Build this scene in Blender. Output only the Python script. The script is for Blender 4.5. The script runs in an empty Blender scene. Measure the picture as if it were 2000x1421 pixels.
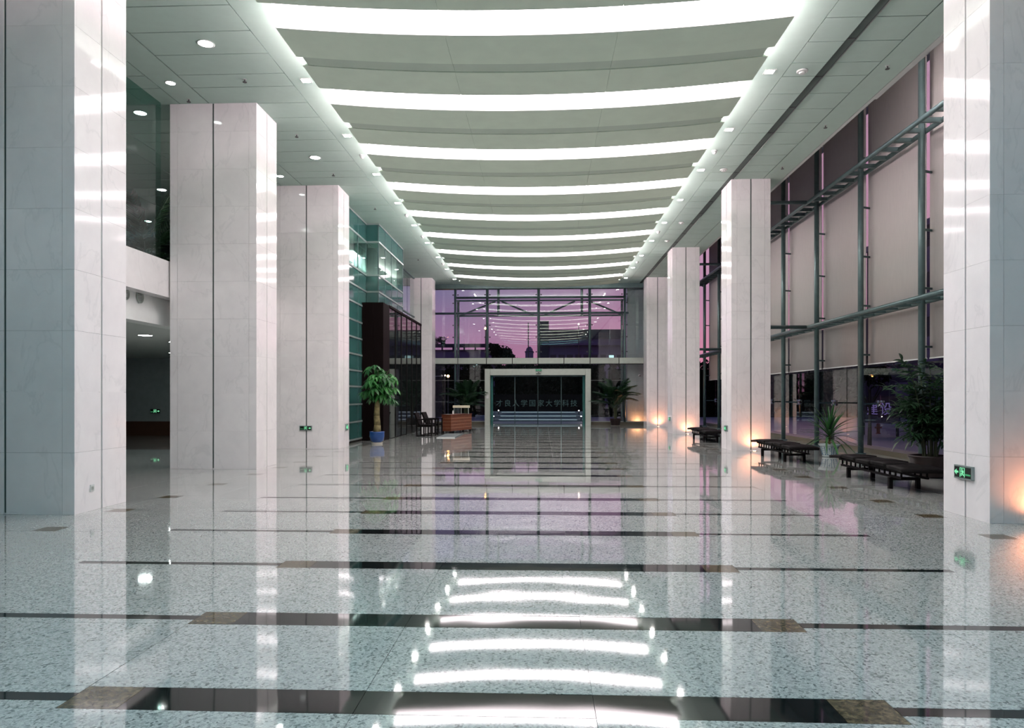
import bpy, math, random
from mathutils import Vector, Matrix
random.seed(7)
SC = bpy.context.scene
COL = SC.collection
R = math.radians

# ------------------------------------------------------------------ camera
cam = bpy.data.cameras.new('camera')
cam.sensor_width = 36.0
cam.lens = 1400.0 / 2000.0 * 36.0
cam.shift_y = 64.5 / 2000.0
cam.clip_end = 2000
camo = bpy.data.objects.new('camera', cam)
COL.objects.link(camo)
camo.location = (0, 0, 1.5)
camo.rotation_euler = (R(90), 0, math.atan(60.0 / 1400.0))
SC.camera = camo

# ------------------------------------------------------------------ view
SC.view_settings.view_transform = 'Standard'
SC.view_settings.look = 'None'
SC.view_settings.exposure = 0.5
SC.view_settings.gamma = 1.0
SC.view_settings.use_curve_mapping = False
SC.cycles.use_denoising = True
SC.cycles.max_bounces = 10
SC.cycles.transparent_max_bounces = 16
SC.cycles.caustics_reflective = False
SC.cycles.caustics_refractive = False
SC.cycles.sample_clamp_indirect = 6.0

# light levels
STRIP_L = 9.3          # luminous ceiling strips
COVE_L = 62.0           # hidden tubes on the panel ends
COOL_L = 5.0           # unseen strips over the camera, added in a cool colour for bluish light
SPOT_L = 90.0          # small square downlights
ROUND_L = 28.0         # big round downlights
UPL_W = 34.0           # orange column uplights (W)
SKY = 0.80

# ------------------------------------------------------------------ world: dusk sky
w = bpy.data.worlds.new('dusk_sky'); SC.world = w
w.use_nodes = True
nt = w.node_tree; nt.nodes.clear()
def wn(t, **k):
    n = nt.nodes.new(t)
    for a, v in k.items(): setattr(n, a, v)
    return n
tc = wn('ShaderNodeTexCoord')
sep = wn('ShaderNodeSeparateXYZ'); nt.links.new(tc.outputs['Generated'], sep.inputs[0])
dot = wn('ShaderNodeVectorMath', operation='DOT_PRODUCT')
nt.links.new(tc.outputs['Generated'], dot.inputs[0]); dot.inputs[1].default_value = (0.766, 0.643, 0.0)
az = wn('ShaderNodeMapRange'); nt.links.new(dot.outputs['Value'], az.inputs[0])
az.inputs[1].default_value = 0.50; az.inputs[2].default_value = 0.95
def ramp(stops):
    n = wn('ShaderNodeValToRGB'); el = n.color_ramp.elements
    while len(el) < len(stops): el.new(0.5)
    for e, (p, c) in zip(el, stops): e.position = p; e.color = (*c, 1)
    nt.links.new(sep.outputs['Z'], n.inputs[0]); return n
warm = ramp([(0.0, (.72, .19, .27)), (.06, (.66, .24, .33)), (.14, (.56, .27, .38)), (.30, (.72, .36, .50)), (.6, (.36, .25, .38)), (1, (.13, .15, .27))])
cool = ramp([(0.0, (.46, .17, .29)), (.06, (.36, .18, .32)), (.14, (.20, .165, .30)), (.35, (.13, .15, .30)), (1, (.10, .13, .26))])
mix = wn('ShaderNodeMix', data_type='RGBA')
nt.links.new(az.outputs[0], mix.inputs['Factor'])
nt.links.new(cool.outputs[0], mix.inputs['A']); nt.links.new(warm.outputs[0], mix.inputs['B'])
bg = wn('ShaderNodeBackground'); nt.links.new(mix.outputs['Result'], bg.inputs[0]); bg.inputs[1].default_value = SKY
nt.links.new(bg.outputs[0], wn('ShaderNodeOutputWorld').inputs[0])

# ------------------------------------------------------------------ materials
MATS = {}
def srgb(r, g, b):
    f = lambda c: (c/255/12.92) if c/255 <= .04045 else ((c/255+.055)/1.055)**2.4
    return (f(r), f(g), f(b))
class M:
    """small node-graph helper"""
    def __init__(s, name):
        s.m = bpy.data.materials.new(name); s.m.use_nodes = True
        s.t = s.m.node_tree; s.t.nodes.clear()
        s.out = s.t.nodes.new('ShaderNodeOutputMaterial')
        MATS[name] = s.m
    def n(s, t, **k):
        o = s.t.nodes.new(t)
        for a, v in k.items(): setattr(o, a, v)
        return o
    def l(s, a, b): s.t.links.new(a, b)
    def pos(s, scale=(1, 1, 1), obj=False):
        g = s.n('ShaderNodeTexCoord').outputs['Object'] if obj else s.n('ShaderNodeNewGeometry').outputs['Position']
        mp = s.n('ShaderNodeMapping'); mp.inputs['Scale'].default_value = scale
        s.l(g, mp.inputs[0]); return mp.outputs[0]
    def noise(s, vec, scale, detail=3, rough=.5, dist=0):
        o = s.n('ShaderNodeTexNoise'); o.inputs['Scale'].default_value = scale
        o.inputs['Detail'].default_value = detail; o.inputs['Roughness'].default_value = rough
        o.inputs['Distortion'].default_value = dist
        s.l(vec, o.inputs['Vector']); return o.outputs['Fac']
    def ramp(s, fac, stops):
        o = s.n('ShaderNodeValToRGB'); el = o.color_ramp.elements
        while len(el) < len(stops): el.new(.5)
        for e, (p, c) in zip(el, stops): e.position = p; e.color = (*c, 1)
        s.l(fac, o.inputs[0]); return o.outputs[0]
    def mixc(s, f, a, b, mode='MIX'):
        o = s.n('ShaderNodeMix', data_type='RGBA', blend_type=mode)
        for v, k in ((f, 'Factor'), (a, 'A'), (b, 'B')):
            if hasattr(v, 'links') or hasattr(v, 'is_linked'): s.l(v, o.inputs[k])
            else: o.inputs[k].default_value = v if k == 'Factor' else (*v, 1)
        return o.outputs['Result']
    def principled(s, color, rough=.5, metal=0, spec=.5, normal=None, emis=None, es=0, **kw):
        p = s.n('ShaderNodeBsdfPrincipled')
        if hasattr(color, 'is_linked'): s.l(color, p.inputs['Base Color'])
        else: p.inputs['Base Color'].default_value = (*color, 1)
        if hasattr(rough, 'is_linked'): s.l(rough, p.inputs['Roughness'])
        else: p.inputs['Roughness'].default_value = rough
        p.inputs['Metallic'].default_value = metal
        p.inputs['Specular IOR Level'].default_value = spec
        if normal: s.l(normal, p.inputs['Normal'])
        if emis: p.inputs['Emission Color'].default_value = (*emis, 1); p.inputs['Emission Strength'].default_value = es
        for k, v in kw.items(): p.inputs[k].default_value = v
        return p.outputs[0]
    def bump(s, h, strength, dist=.01):
        b = s.n('ShaderNodeBump'); b.inputs['Strength'].default_value = strength; b.inputs['Distance'].default_value = dist
        s.l(h, b.inputs['Height']); return b.outputs[0]
    def done(s, sh): s.l(sh, s.out.inputs[0]); return s.m

def plain(name, c, rough=.5, metal=0, spec=.5, var=.06, sc=6):
    m = M(name); v = m.pos()
    f = m.noise(v, sc, 3)
    a = tuple(max(0, x*(1-var)) for x in c); b = tuple(min(1, x*(1+var)) for x in c)
    return m.done(m.principled(m.ramp(f, [(.3, a), (.7, b)]), rough, metal, spec))
def emit(name, c, s):
    m = M(name); e = m.n('ShaderNodeEmission'); e.inputs[0].default_value = (*c, 1); e.inputs[1].default_value = s
    return m.done(e.outputs[0])

# polished white marble with thin grey veins
m = M('marble'); v = m.pos(); inf = m.n('ShaderNodeObjectInfo')
ofs = m.n('ShaderNodeVectorMath', operation='MULTIPLY_ADD')
cmb = m.n('ShaderNodeCombineXYZ')
for i in range(3): m.l(inf.outputs['Random'], cmb.inputs[i])
m.l(cmb.outputs[0], ofs.inputs[0]); ofs.inputs[1].default_value = (7, 3, 5); m.l(v, ofs.inputs[2])
rot = m.n('ShaderNodeMapping'); rot.inputs['Rotation'].default_value = (.4, .7, .3); rot.inputs['Scale'].default_value = (1, 1, .55); m.l(ofs.outputs[0], rot.inputs[0])
n1 = m.noise(rot.outputs[0], 1.1, 5, .55, .8)
vein = m.ramp(n1, [(.485, (0, 0, 0)), (.5, (1, 1, 1)), (.515, (0, 0, 0))])
cloud = m.ramp(m.noise(ofs.outputs[0], 2.2, 4, .6), [(.3, (.80, .765, .765)), (.7, (.87, .835, .83))])
vm = m.n('ShaderNodeMath', operation='MULTIPLY'); m.l(vein, vm.inputs[0]); vm.inputs[1].default_value = .16
colr = m.mixc(vm.outputs[0], cloud, (.46, .46, .46))
m.done(m.principled(colr, .07, 0, .5))

# speckled light granite, polished, very slightly wavy
m = M('granite'); v = m.pos()
vo = m.n('ShaderNodeTexVoronoi'); vo.inputs['Scale'].default_value = 75; m.l(v, vo.inputs['Vector'])
bw = m.n('ShaderNodeRGBToBW'); m.l(vo.outputs['Color'], bw.inputs[0])
sp = m.ramp(bw.outputs[0], [(.14, (.16, .175, .17)), (.26, (.34, .36, .345)), (.5, (.46, .475, .455)), (.8, (.56, .565, .545))])
fine = m.ramp(m.noise(v, 130, 2, .6), [(.36, (.66, .68, .67)), (.55, (1, 1, 1))])
c = m.mixc(.8, sp, fine, 'MULTIPLY')
cl = m.ramp(m.noise(v, .8, 3), [(.3, (.93, .94, .93)), (.7, (1, 1, 1))])
c = m.mixc(1.0, c, cl, 'MULTIPLY')
wv = m.noise(v, 1.6, 1, .4)
m.done(m.principled(c, .045, 0, .55, m.bump(wv, .33, .006), **{'Coat Weight': .5, 'Coat Roughness': .03, 'Coat IOR': 1.5}))
m = M('granite_far'); v = m.pos()      # the same stone where its grains are too small to see
c = m.ramp(m.noise(v, .8, 3), [(.3, (.33, .365, .35)), (.7, (.37, .40, .385))])
m.done(m.principled(c, .03, 0, .55, m.bump(m.noise(v, 1.6, 1, .4), .03, .006), **{'Coat Weight': .5, 'Coat Roughness': .03, 'Coat IOR': 1.5}))

def stone(name, stops, sc, rough=.04, spec=.5, wav=.2):
    m = M(name); v = m.pos()
    c = m.ramp(m.noise(v, sc, 6, .7, .6), stops)
    return m.done(m.principled(c, rough, 0, spec, m.bump(m.noise(v, 1.6, 1, .4), wav, .006)))
stone('black_granite', [(.35, (.004, .006, .006)), (.62, (.010, .013, .013)), (.75, (.05, .06, .06))], 60)
stone('brown_granite', [(.3, (.025, .020, .012)), (.5, (.095, .073, .044)), (.68, (.22, .17, .10))], 26, .05, .35)
plain('grout', (.22, .23, .22), .6)
plain('ceiling_paint', (.465, .60, .535), .55, var=.02)
plain('ceiling_dark', (.05, .06, .055), .8)
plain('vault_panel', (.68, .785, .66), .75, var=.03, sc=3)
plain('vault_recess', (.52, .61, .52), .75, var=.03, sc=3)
plain('vault_lip', (.80, .78, .78), .6, var=.02)
plain('groove', (.06, .09, .08), .5)
plain('steel_paint', (.085, .135, .135), .32, .35, var=.1)
plain('chrome', (.55, .58, .57), .18, 1)
plain('light_metal', (.36, .40, .36), .35, .3, var=.04)
plain('portal_stone', (.40, .44, .385), .45, var=.05)
plain('white_paint', (.60, .62, .60), .5, var=.02)
plain('bulkhead_paint', (.82, .83, .81), .5, var=.02)
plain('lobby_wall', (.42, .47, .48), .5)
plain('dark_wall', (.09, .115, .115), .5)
plain('wood_base', (.13, .055, .035), .4)
plain('desk_wood', (.13, .036, .016), .4, var=.22, sc=9)
plain('desk_line', (.42, .26, .16), .35)
plain('cream', (.62, .58, .43), .5)
plain('black_leather', (.007, .006, .006), .55, 0, .06)
plain('black_metal', (.007, .006, .006), .5, 0, .06)
plain('blue_glaze', (.012, .055, .20), .16, var=.15)
plain('blue_paint', (.02, .09, .17), .2)
plain('white_glaze', (.48, .56, .56), .15)
plain('dark_pot', (.016, .008, .007), .35, 0, .3)
plain('saucer', (.55, .52, .46), .4)
plain('soil', (.03, .022, .015), .9)
plain('bark', (.17, .14, .055), .7, var=.35, sc=14)
plain('stem', (.05, .06, .025), .7)
plain('trunk_dark', (.03, .022, .015), .8)
plain('sill_stone', (.10, .09, .06), .35)
plain('pavement', (.16, .145, .19), .35, var=.15)
plain('road', (.10, .09, .12), .4)
plain('lawn_dark', (.008, .010, .006), .9, 0, .05)
plain('concrete_far', (.17, .12, .22), .8, 0, .1)
plain('concrete_dark', (.05, .035, .06), .8, 0, .1)
plain('win_dark', (.03, .03, .05), .2)
plain('sign_stone', (.012, .010, .010), .6, 0, .1)
plain('step_stone', (.20, .25, .30), .3)
plain('plastic_white', (.60, .62, .60), .4)
plain('plastic_dark', (.05, .05, .05), .4)
plain('sign_black', (.006, .012, .009), .3)
plain('sign_frame', (.30, .36, .35), .35, .5)
plain('spandrel', (.035, .115, .105), .08, var=.10, sc=2)
plain('dark_cladding', (.007, .004, .004), .6, 0, .04)
plain('mullion', (.30, .36, .34), .35, .4)
plain('hydrant_red', (.25, .03, .02), .4)
plain('red_box', (.10, .02, .02), .4)
plain('back_stone', (.10, .065, .055), .4)
plain('wing_stone', (.34, .42, .41), .3, var=.05)  # green of the light on the pier is put into the stone colour
plain('room_wall', (.75, .73, .73), .6)

def leafmat(name, a, b, tr=.25, sp=.5):
    m = M(name); inf = m.n('ShaderNodeObjectInfo')
    v = m.pos(); f = m.noise(v, 9, 2)
    ad = m.n('ShaderNodeMath', operation='ADD'); m.l(f, ad.inputs[0]); m.l(inf.outputs['Random'], ad.inputs[1])
    hf = m.n('ShaderNodeMath', operation='MULTIPLY'); m.l(ad.outputs[0], hf.inputs[0]); hf.inputs[1].default_value = .5
    c = m.ramp(hf.outputs[0], [(.25, a), (.75, b)])
    p = m.principled(c, .38 if sp > .2 else .8, 0, sp)
    t = m.n('ShaderNodeBsdfTranslucent'); m.l(c, t.inputs[0])
    mx = m.n('ShaderNodeMixShader'); mx.inputs[0].default_value = tr
    m.l(p, mx.inputs[1]); m.l(t.outputs[0], mx.inputs[2]); return m.done(mx.outputs[0])
leafmat('leaf_bright', (.02, .11, .03), (.06, .25, .055))
leafmat('leaf_mid', (.02, .085, .025), (.05, .16, .045))
leafmat('leaf_dark', (.008, .030, .012), (.02, .065, .024))
leafmat('leaf_night', (.005, .007, .004), (.014, .017, .010), .2, .08)

# window glass: clear pane with a true Fresnel mirror
def glassmat(name, tint, ior=1.7, rough=0.0):
    m = M(name)
    fr = m.n('ShaderNodeFresnel'); fr.inputs[0].default_value = ior
    t = m.n('ShaderNodeBsdfTransparent'); t.inputs[0].default_value = (*tint, 1)
    g = m.n('ShaderNodeBsdfGlossy'); g.inputs['Roughness'].default_value = rough
    g.inputs[0].default_value = (.95, 1, .98, 1)
    ge = m.n('ShaderNodeNewGeometry'); iv = m.n('ShaderNodeMath', operation='SUBTRACT'); iv.inputs[0].default_value = 1.0; m.l(ge.outputs['Backfacing'], iv.inputs[1])
    ml = m.n('ShaderNodeMath', operation='MULTIPLY'); m.l(fr.outputs[0], ml.inputs[0]); m.l(iv.outputs[0], ml.inputs[1])
    mx = m.n('ShaderNodeMixShader'); m.l(ml.outputs[0], mx.inputs[0]); m.l(t.outputs[0], mx.inputs[1]); m.l(g.outputs[0], mx.inputs[2])
    return m.done(mx.outputs[0])
glassmat('glass', (.93, .94, .95), 1.85)
glassmat('glass_green', (.70, .86, .82), 1.8)
glassmat('glass_smoke', (.10, .10, .11), 1.75)
glassmat('glass_door', (.80, .88, .87), 1.6)

# roller blind cloth: lets some dusk through
m = M('blind_cloth'); v = m.pos((3, 14, 1))
c = m.ramp(m.noise(v, 3, 3), [(.3, (.68, .66, .62)), (.7, (.75, .725, .68))])
d = m.n('ShaderNodeBsdfDiffuse'); m.l(c, d.inputs[0])
t = m.n('ShaderNodeBsdfTranslucent'); t.inputs[0].default_value = (.78, .70, .72, 1)
mx = m.n('ShaderNodeMixShader'); mx.inputs[0].default_value = .38
m.l(d.outputs[0], mx.inputs[1]); m.l(t.outputs[0], mx.inputs[2]); m.done(mx.outputs[0])

emit('strip_light', (1.0, .895, .92), STRIP_L)
emit('cove_tube', (1.0, .78, .86), COVE_L)
emit('added_ledge_tube', (1.0, .86, .90), 130)  # tube of the added lamp behind the ceiling edge
emit('added_cool_strip', (.36, .80, 1.0), COOL_L)
emit('lobby_lamp', (.9, 1.0, .98), 38)
emit('spot_lamp', (1.0, .95, .92), SPOT_L)
emit('round_lamp', (.93, 1.0, .97), ROUND_L)
emit('uplight_lens', (1.0, .62, .38), 12)
emit('exit_green', (.25, .85, .45), .75)
emit('exit_dim', (.10, .5, .22), .5)
emit('office_light', (1.0, .93, .95), 55.0)
emit('street_lamp_glow', (1.0, .42, .12), 30)
emit('lamp_white', (1.0, .72, .6), 9)
emit('lit_window', (.55, .85, .85), .9)
emit('line_light', (.75, .85, .95), .45)
emit('fountain_lamp', (1.0, .75, .75), 14)
emit('letter_glow', (.45, .66, .70), .07)
emit('violet_reflection', (.30, .22, .62), .30)

# ------------------------------------------------------------------ geometry helpers
class MB:
    def __init__(s): s.v = []; s.f = []
    def add(s, v, f):
        o = len(s.v); s.v += [tuple(p) for p in v]; s.f += [tuple(i+o for i in q) for q in f]; return s
    def box(s, x0, x1, y0, y1, z0, z1):
        return s.add([(x0,y0,z0),(x1,y0,z0),(x1,y1,z0),(x0,y1,z0),(x0,y0,z1),(x1,y0,z1),(x1,y1,z1),(x0,y1,z1)],
                     [(0,3,2,1),(4,5,6,7),(0,1,5,4),(1,2,6,5),(2,3,7,6),(3,0,4,7)])
    def cyl(s, a, b, r, n=12, r2=None):
        a = Vector(a); b = Vector(b); d = (b-a).normalized(); r2 = r if r2 is None else r2
        u = d.orthogonal().normalized(); w_ = d.cross(u)
        vs = []
        for p, q in ((a, r), (b, r2)):
            for i in range(n):
                t = 2*math.pi*i/n; vs.append(p + (u*math.cos(t)+w_*math.sin(t))*q)
        fs = [(i, (i+1) % n, n+(i+1) % n, n+i) for i in range(n)] + [tuple(range(n))[::-1], tuple(range(n, 2*n))]
        return s.add(vs, fs)
    def lathe(s, prof, n=24, c=(0, 0, 0)):
        vs = []; fs = []
        for r, z in prof:
            for i in range(n):
                t = 2*math.pi*i/n; vs.append((c[0]+r*math.cos(t), c[1]+r*math.sin(t), c[2]+z))
        for k in range(len(prof)-1):
            for i in range(n):
                j = (i+1) % n; fs.append((k*n+i, k*n+j, (k+1)*n+j, (k+1)*n+i))
        fs.append(tuple(range(n))[::-1]); fs.append(tuple(range((len(prof)-1)*n, len(prof)*n)))
        return s.add(vs, fs)
    def tube(s, pts, rad, n=8):
        for i in range(len(pts)-1):
            r0 = rad[i] if isinstance(rad, (list, tuple)) else rad
            r1 = rad[i+1] if isinstance(rad, (list, tuple)) else rad
            s.cyl(pts[i], pts[i+1], r0, n, r1)
        return s
    def mesh(s, name, mat, smooth=False):
        me = bpy.data.meshes.new(name); me.from_pydata(s.v, [], s.f)
        me.materials.append(MATS[mat]); me.update()
        if smooth:
            for p in me.polygons: p.use_smooth = len(p.vertices) == 4
        return me
    def obj(s, name, mat, parent=None, loc=(0, 0, 0), smooth=False):
        return link(name, s.mesh(name, mat, smooth), parent, loc)
def link(name, data, parent=None, loc=(0, 0, 0), rot=None, scale=None):
    o = bpy.data.objects.new(name, data); COL.objects.link(o)
    o.parent = parent; o.location = loc
    if rot: o.rotation_euler = rot
    if scale: o.scale = scale
    return o
def tag(o, label=None, cat=None, group=None, kind=None):
    for k, v in (('label', label), ('category', cat), ('group', group), ('kind', kind)):
        if v: o[k] = v
    return o
def thing(name, loc, label, cat, group=None, rz=0):
    o = link(name, None, None, loc, (0, 0, rz)); o.empty_display_size = .2
    return tag(o, label, cat, group)
def copy_tree(o, parent=None):
    c = o.copy(); COL.objects.link(c); c.parent = parent
    for ch in list(o.children): copy_tree(ch, c)
    return c
_box = {}
def piece(name, mat, parent, x0, x1, y0, y1, z0, z1, rot=None):
    """box-shaped piece sharing mesh data with pieces of the same size; coordinates in the parent's frame"""
    sx, sy, sz = round(x1-x0, 4), round(y1-y0, 4), round(z1-z0, 4)
    k = (sx, sy, sz, mat)
    if k not in _box: _box[k] = MB().box(-sx/2, sx/2, -sy/2, sy/2, -sz/2, sz/2).mesh(name, mat)
    return link(name, _box[k], parent, ((x0+x1)/2, (y0+y1)/2, (z0+z1)/2), rot)
ORD = ['first', 'second', 'third', 'fourth', 'fifth', 'sixth', 'seventh', 'eighth', 'ninth', 'tenth', 'eleventh', 'twelfth', 'thirteenth', 'fourteenth', 'fifteenth']

ZC = 7.6                     # flat ceiling height
YF = 38.9                    # far glass wall
YB = -4.0                    # wall behind the camera
P = 2.915                    # ceiling module

# ================================================================== FLOOR
floor = MB().box(-17, 9.3, YB, YF+.1, -.20, -.02).obj('floor', 'grout'); tag(floor, kind='structure')
bands = sorted(3.36 + 5.77*k + o for k in range(-1, 7) for o in (0, 1.29, 2.85, 4.43))
bands = [b for b in bands if 1.5 < b < 37.5]
BD = .265
fx = [-17, -14.6, -12.2, -10.4, -9.1, -7.9, -6.75, -5.73, -4.97, -4.2, -3.28, -2.35, -.9, .25, 1.69, 2.6, 3.53, 4.28, 5.03, 6.1, 7.2, 8.25, 9.3]
rows = []
prev = YB
for b in bands:
    rows.append(('f', prev, b)); rows.append(('b', b, b+BD)); prev = b+BD
rows.append(('f', prev, YF))
FARY = 24.0
far = {'granite': MB(), 'black_granite': MB(), 'brown_granite': MB()}
g = .0012
def slab(name, mat, x0, x1, y0, y1):
    if y0 > FARY or x1 < -7.8 or y1 < 2.0:
        far[mat].box(x0+g, x1-g, y0+g, y1-g, -.02, 0); return
    t = .0016
    piece(name, mat, floor, x0+g, x1-g, y0+g, y1-g, -.02, 0, (random.uniform(-t, t), random.uniform(-t, t), 0) if (x1-x0) > .8 else None)
for kind, y0, y1 in rows:
    if kind == 'f':
        for a, b in zip(fx, fx[1:]): slab('granite_slab', 'granite', a, b, y0, y1)
        continue
    ym = (y0+y1)/2; na, nb = ym-.046, ym+.046
    for a, b in zip(fx, fx[1:]):
        if b <= -5.72 or a >= 5.02: slab('granite_strip', 'granite', a, b, y0, y1)
    # outer small squares
    slab('square_tile', 'brown_granite', -5.73, -5.45, y0, y1); slab('granite_strip', 'granite', -5.45, -4.2, y0, y1)
    slab('square_tile', 'brown_granite', 4.75, 5.03, y0, y1); slab('granite_strip', 'granite', 3.53, 4.75, y0, y1)
    for a, b in ((-4.2, -2.35), (1.69, 3.53)):
        slab('granite_strip', 'granite', a, b, y0, na); slab('granite_strip', 'granite', a, b, nb, y1)
        slab('black_line', 'black_granite', a, b, na, nb)
    slab('brown_end_tile', 'brown_granite', -2.35, -2.055, y0, y1)
    slab('brown_end_tile', 'brown_granite', 1.405, 1.69, y0, y1)
    for a, b in ((-2.055, -.9), (-.9, .25), (.25, 1.405)): slab('black_band_slab', 'black_granite', a, b, y0, y1)
for k, mb in far.items():
    tag(mb.obj('far_paving', 'granite_far' if k == 'granite' else k, floor), kind='stuff')

# ================================================================== CEILING
ceil = MB().box(-17, 6.72, YB, YF+.4, ZC+.02, ZC+.22).obj('ceiling', 'ceiling_dark'); tag(ceil, kind='structure')
zt = (ZC, ZC+.02)
piece('ceiling_board', 'ceiling_paint', ceil, -4.86, 4.545, YB, YF, *zt)
cg = .012
def cboard(x0, x1, y0, y1): piece('ceiling_board', 'ceiling_paint', ceil, x0+cg, x1-cg, y0+cg, y1-cg, *zt)
y = 13.87 - 4*P
while y < YF:
    e = min(y+2.36, YF); pe = min(y+P, YF)
    for a, b in ((-6.93, -4.86), (-9.6, -7.55), (-12.3, -10.2), (4.545, 5.19), (5.33, 6.16)):
        n = 3
        for i in range(n):
            q0, q1 = y+(2.36)*i/n, min(y+2.36*(i+1)/n, YF)
            if q1-q0 > .1: cboard(a, b, q0, q1)
        if pe-e > .1: cboard(a, b, e, pe)
    y += P
for a, b in ((-7.55, -6.93), (-10.2, -9.6), (-17, -12.3), (6.16, 6.72)): cboard(a, b, YB, YF)
for a, b in ((-6.93, -4.86), (-9.6, -7.55), (-12.3, -10.2), (4.545, 5.19), (5.33, 6.16)): cboard(a, b, YB, 13.87-4*P)
# linear air slot in the right soffit
duct = MB(); duct.box(5.195, 5.325, YB+.1, 36.6, ZC+.012, ZC+.02); duct.obj('air_slot', 'groove', ceil)
for i, yy in enumerate([13.9 + 1.46*k for k in range(-1, 16)]):
    piece('slot_divider', 'plastic_dark', ceil, 5.20, 5.32, yy, yy+.03, ZC+.001, ZC+.012)
piece('slot_trim', 'chrome', ceil, 5.325, 5.345, YB+.1, 36.6, ZC-.012, ZC+.005)

# vaulted panels hanging below the flat ceiling
XC, HW, ZE, SAG = -.18, 4.005, 7.28, .20
def zarc(x): return ZE - SAG*(1-((x-XC)/HW)**2)
def curved(mb, xa, xb, y0, y1, th, dz=0, seg=10):
    vs = []; fs = []
    for i in range(seg+1):
        x = xa+(xb-xa)*i/seg; z = zarc(x)+dz
        vs += [(x, y0, z), (x, y1, z), (x, y1, z+th), (x, y0, z+th)]
    for i in range(seg):
        a = 4*i; b = a+4
        fs += [(a, a+1, b+1, b), (a+1, a+2, b+2, b+1), (a+2, a+3, b+3, b+2), (a+3, a, b, b+3)]
    fs += [(0, 3, 2, 1), (4*seg, 4*seg+1, 4*seg+2, 4*seg+3)]
    return mb.add(vs, fs)
edges3 = [XC-HW, XC-HW/3, XC+HW/3, XC+HW]
pm = {}
for i in range(3):
    a, b = edges3[i]+.002, edges3[i+1]-.002
    pm['f', i] = curved(MB(), a, b, 0, .95, .05).mesh('front_board', 'vault_panel')
    pm['r', i] = curved(MB(), a, b, 1.27, 2.19, .05).mesh('rear_board', 'vault_panel')
    a2 = max(a, XC-HW+.10); b2 = min(b, XC+HW-.10)
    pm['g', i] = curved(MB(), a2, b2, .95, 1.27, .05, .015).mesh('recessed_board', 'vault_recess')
pm['lip'] = curved(MB(), XC-HW, XC+HW, -.012, 0, .095, -.003, 30).mesh('edge_lip', 'vault_lip')
for q, hx in enumerate((-3, 2.7)):
    for hy in (.4, 1.8): pm['hang', q, hy] = MB().cyl((hx, hy, zarc(hx)+.05), (hx, hy, ZC), .008, 6).mesh('hanger_rod', 'chrome')
tb = MB(); tb.cyl((-3.93, .05, 7.43), (-3.93, 2.14, 7.43), .03, 8); pm['tubL'] = tb.mesh('cove_tube', 'cove_tube')
tb = MB(); tb.cyl((3.57, .05, 7.43), (3.57, 2.14, 7.43), .03, 8); pm['tubR'] = tb.mesh('cove_tube', 'cove_tube')
dm = curved(MB(), XC-3.86, XC+3.86, -.10, .83, .03, .09, 30)
strip_me = dm.mesh('diffuser', 'strip_light'); added_cool_me = dm.mesh('diffuser', 'added_cool_strip')
strip_hang = [MB().box(hx-.03, hx+.03, .2, .5, zarc(hx)+.12, ZC).mesh('hanger', 'chrome') for hx in (-2.5, 2.1)]
PK = list(range(-4, 9)); NP = len(PK)
for k in PK:
    y0 = 11.06 + P*k; n = 8-k
    t = thing('vault_panel', (0, y0, 0), 'curved grey-green ceiling panel with a recessed band, %s from the far glass wall' % ORD[n], 'ceiling panel', 'curved ceiling panels')
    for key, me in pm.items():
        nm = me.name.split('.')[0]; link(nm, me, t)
    s = thing('ceiling_light_strip', (0, y0-.73, 0), 'glowing light strip across the curved ceiling, %s from the far glass wall' % ORD[n], 'light strip', 'curved ceiling light strips')
    link('diffuser', added_cool_me if k <= -2 else strip_me, s); [link('hanger', q, s) for q in strip_hang]  # unseen strips nearest the camera are added in cool colour to tint that end

# roof and fascia above the blinds on the right
roof = MB().box(6.72, 9.3, YB, YF+.4, 9.6, 9.8)
tag(MB().box(6.72, 6.80, YB, YF+.4, ZC, 9.6).obj('wall_fascia', 'white_paint'), kind='structure')
tag(roof.obj('ceiling_void', 'white_paint'), kind='structure')

# ================================================================== COLUMNS
def column(x0, x1, y0, y1, inner, label):
    cx, cy = (x0+x1)/2, (y0+y1)/2
    t = thing('marble_column', (cx, cy, 0), label, 'column', 'white marble columns')
    a0, a1, b0, b1 = x0-cx, x1-cx, y0-cy, y1-cy; T = .03
    ix0, ix1 = (a0, a1-T) if inner > 0 else (a0+T, a1)
    MB().box(ix0, ix1, b0+T, b1, 0, ZC).obj('core', 'marble', t)
    xm = 0; G = .016; j = .0022; cw = .16
    piece('groove_strip', 'groove', t, -G, G, b0+T-.012, b0+T, .02, ZC)
    yy = (b0+b1)/2
    if inner > 0: piece('groove_strip', 'light_metal', t, a1-T, a1-T+.012, yy-G, yy+G, .02, ZC)
    else: piece('groove_strip', 'light_metal', t, a0+T-.012, a0+T, yy-G, yy+G, .02, ZC)
    zs = [0.0] + [.012+.778*i for i in range(1, 10)] + [ZC]
    for z0, z1 in zip(zs, zs[1:]):
        for p0, p1 in ((a0, a0+cw), (a0+cw, -G), (G, a1-cw), (a1-cw, a1)):
            piece('marble_slab', 'marble', t, p0+(j if p0 > a0 else 0), p1-(j if p1 < a1 else 0), b0, b0+T-.001, z0+j/2, z1-j/2)
        for p0, p1 in ((b0+T, yy-G), (yy+G, b1)):
            if inner > 0: piece('marble_slab', 'marble', t, a1-T+.001, a1, p0, p1, z0+j/2, z1-j/2)
            else: piece('marble_slab', 'marble', t, a0, a0+T-.001, p0, p1, z0+j/2, z1-j/2)
    return t
column(-7.78, -5.95, 8.87, 10.0, 1, 'wide white marble column at the left edge of the picture, nearest on the left')
column(-7.76, -5.93, 14.62, 15.75, 1, 'wide white marble column with a dark centre seam, second on the left')
column(-7.74, -5.88, 20.4, 21.55, 1, 'wide marble column with a green exit sign on its front seam')
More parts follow.
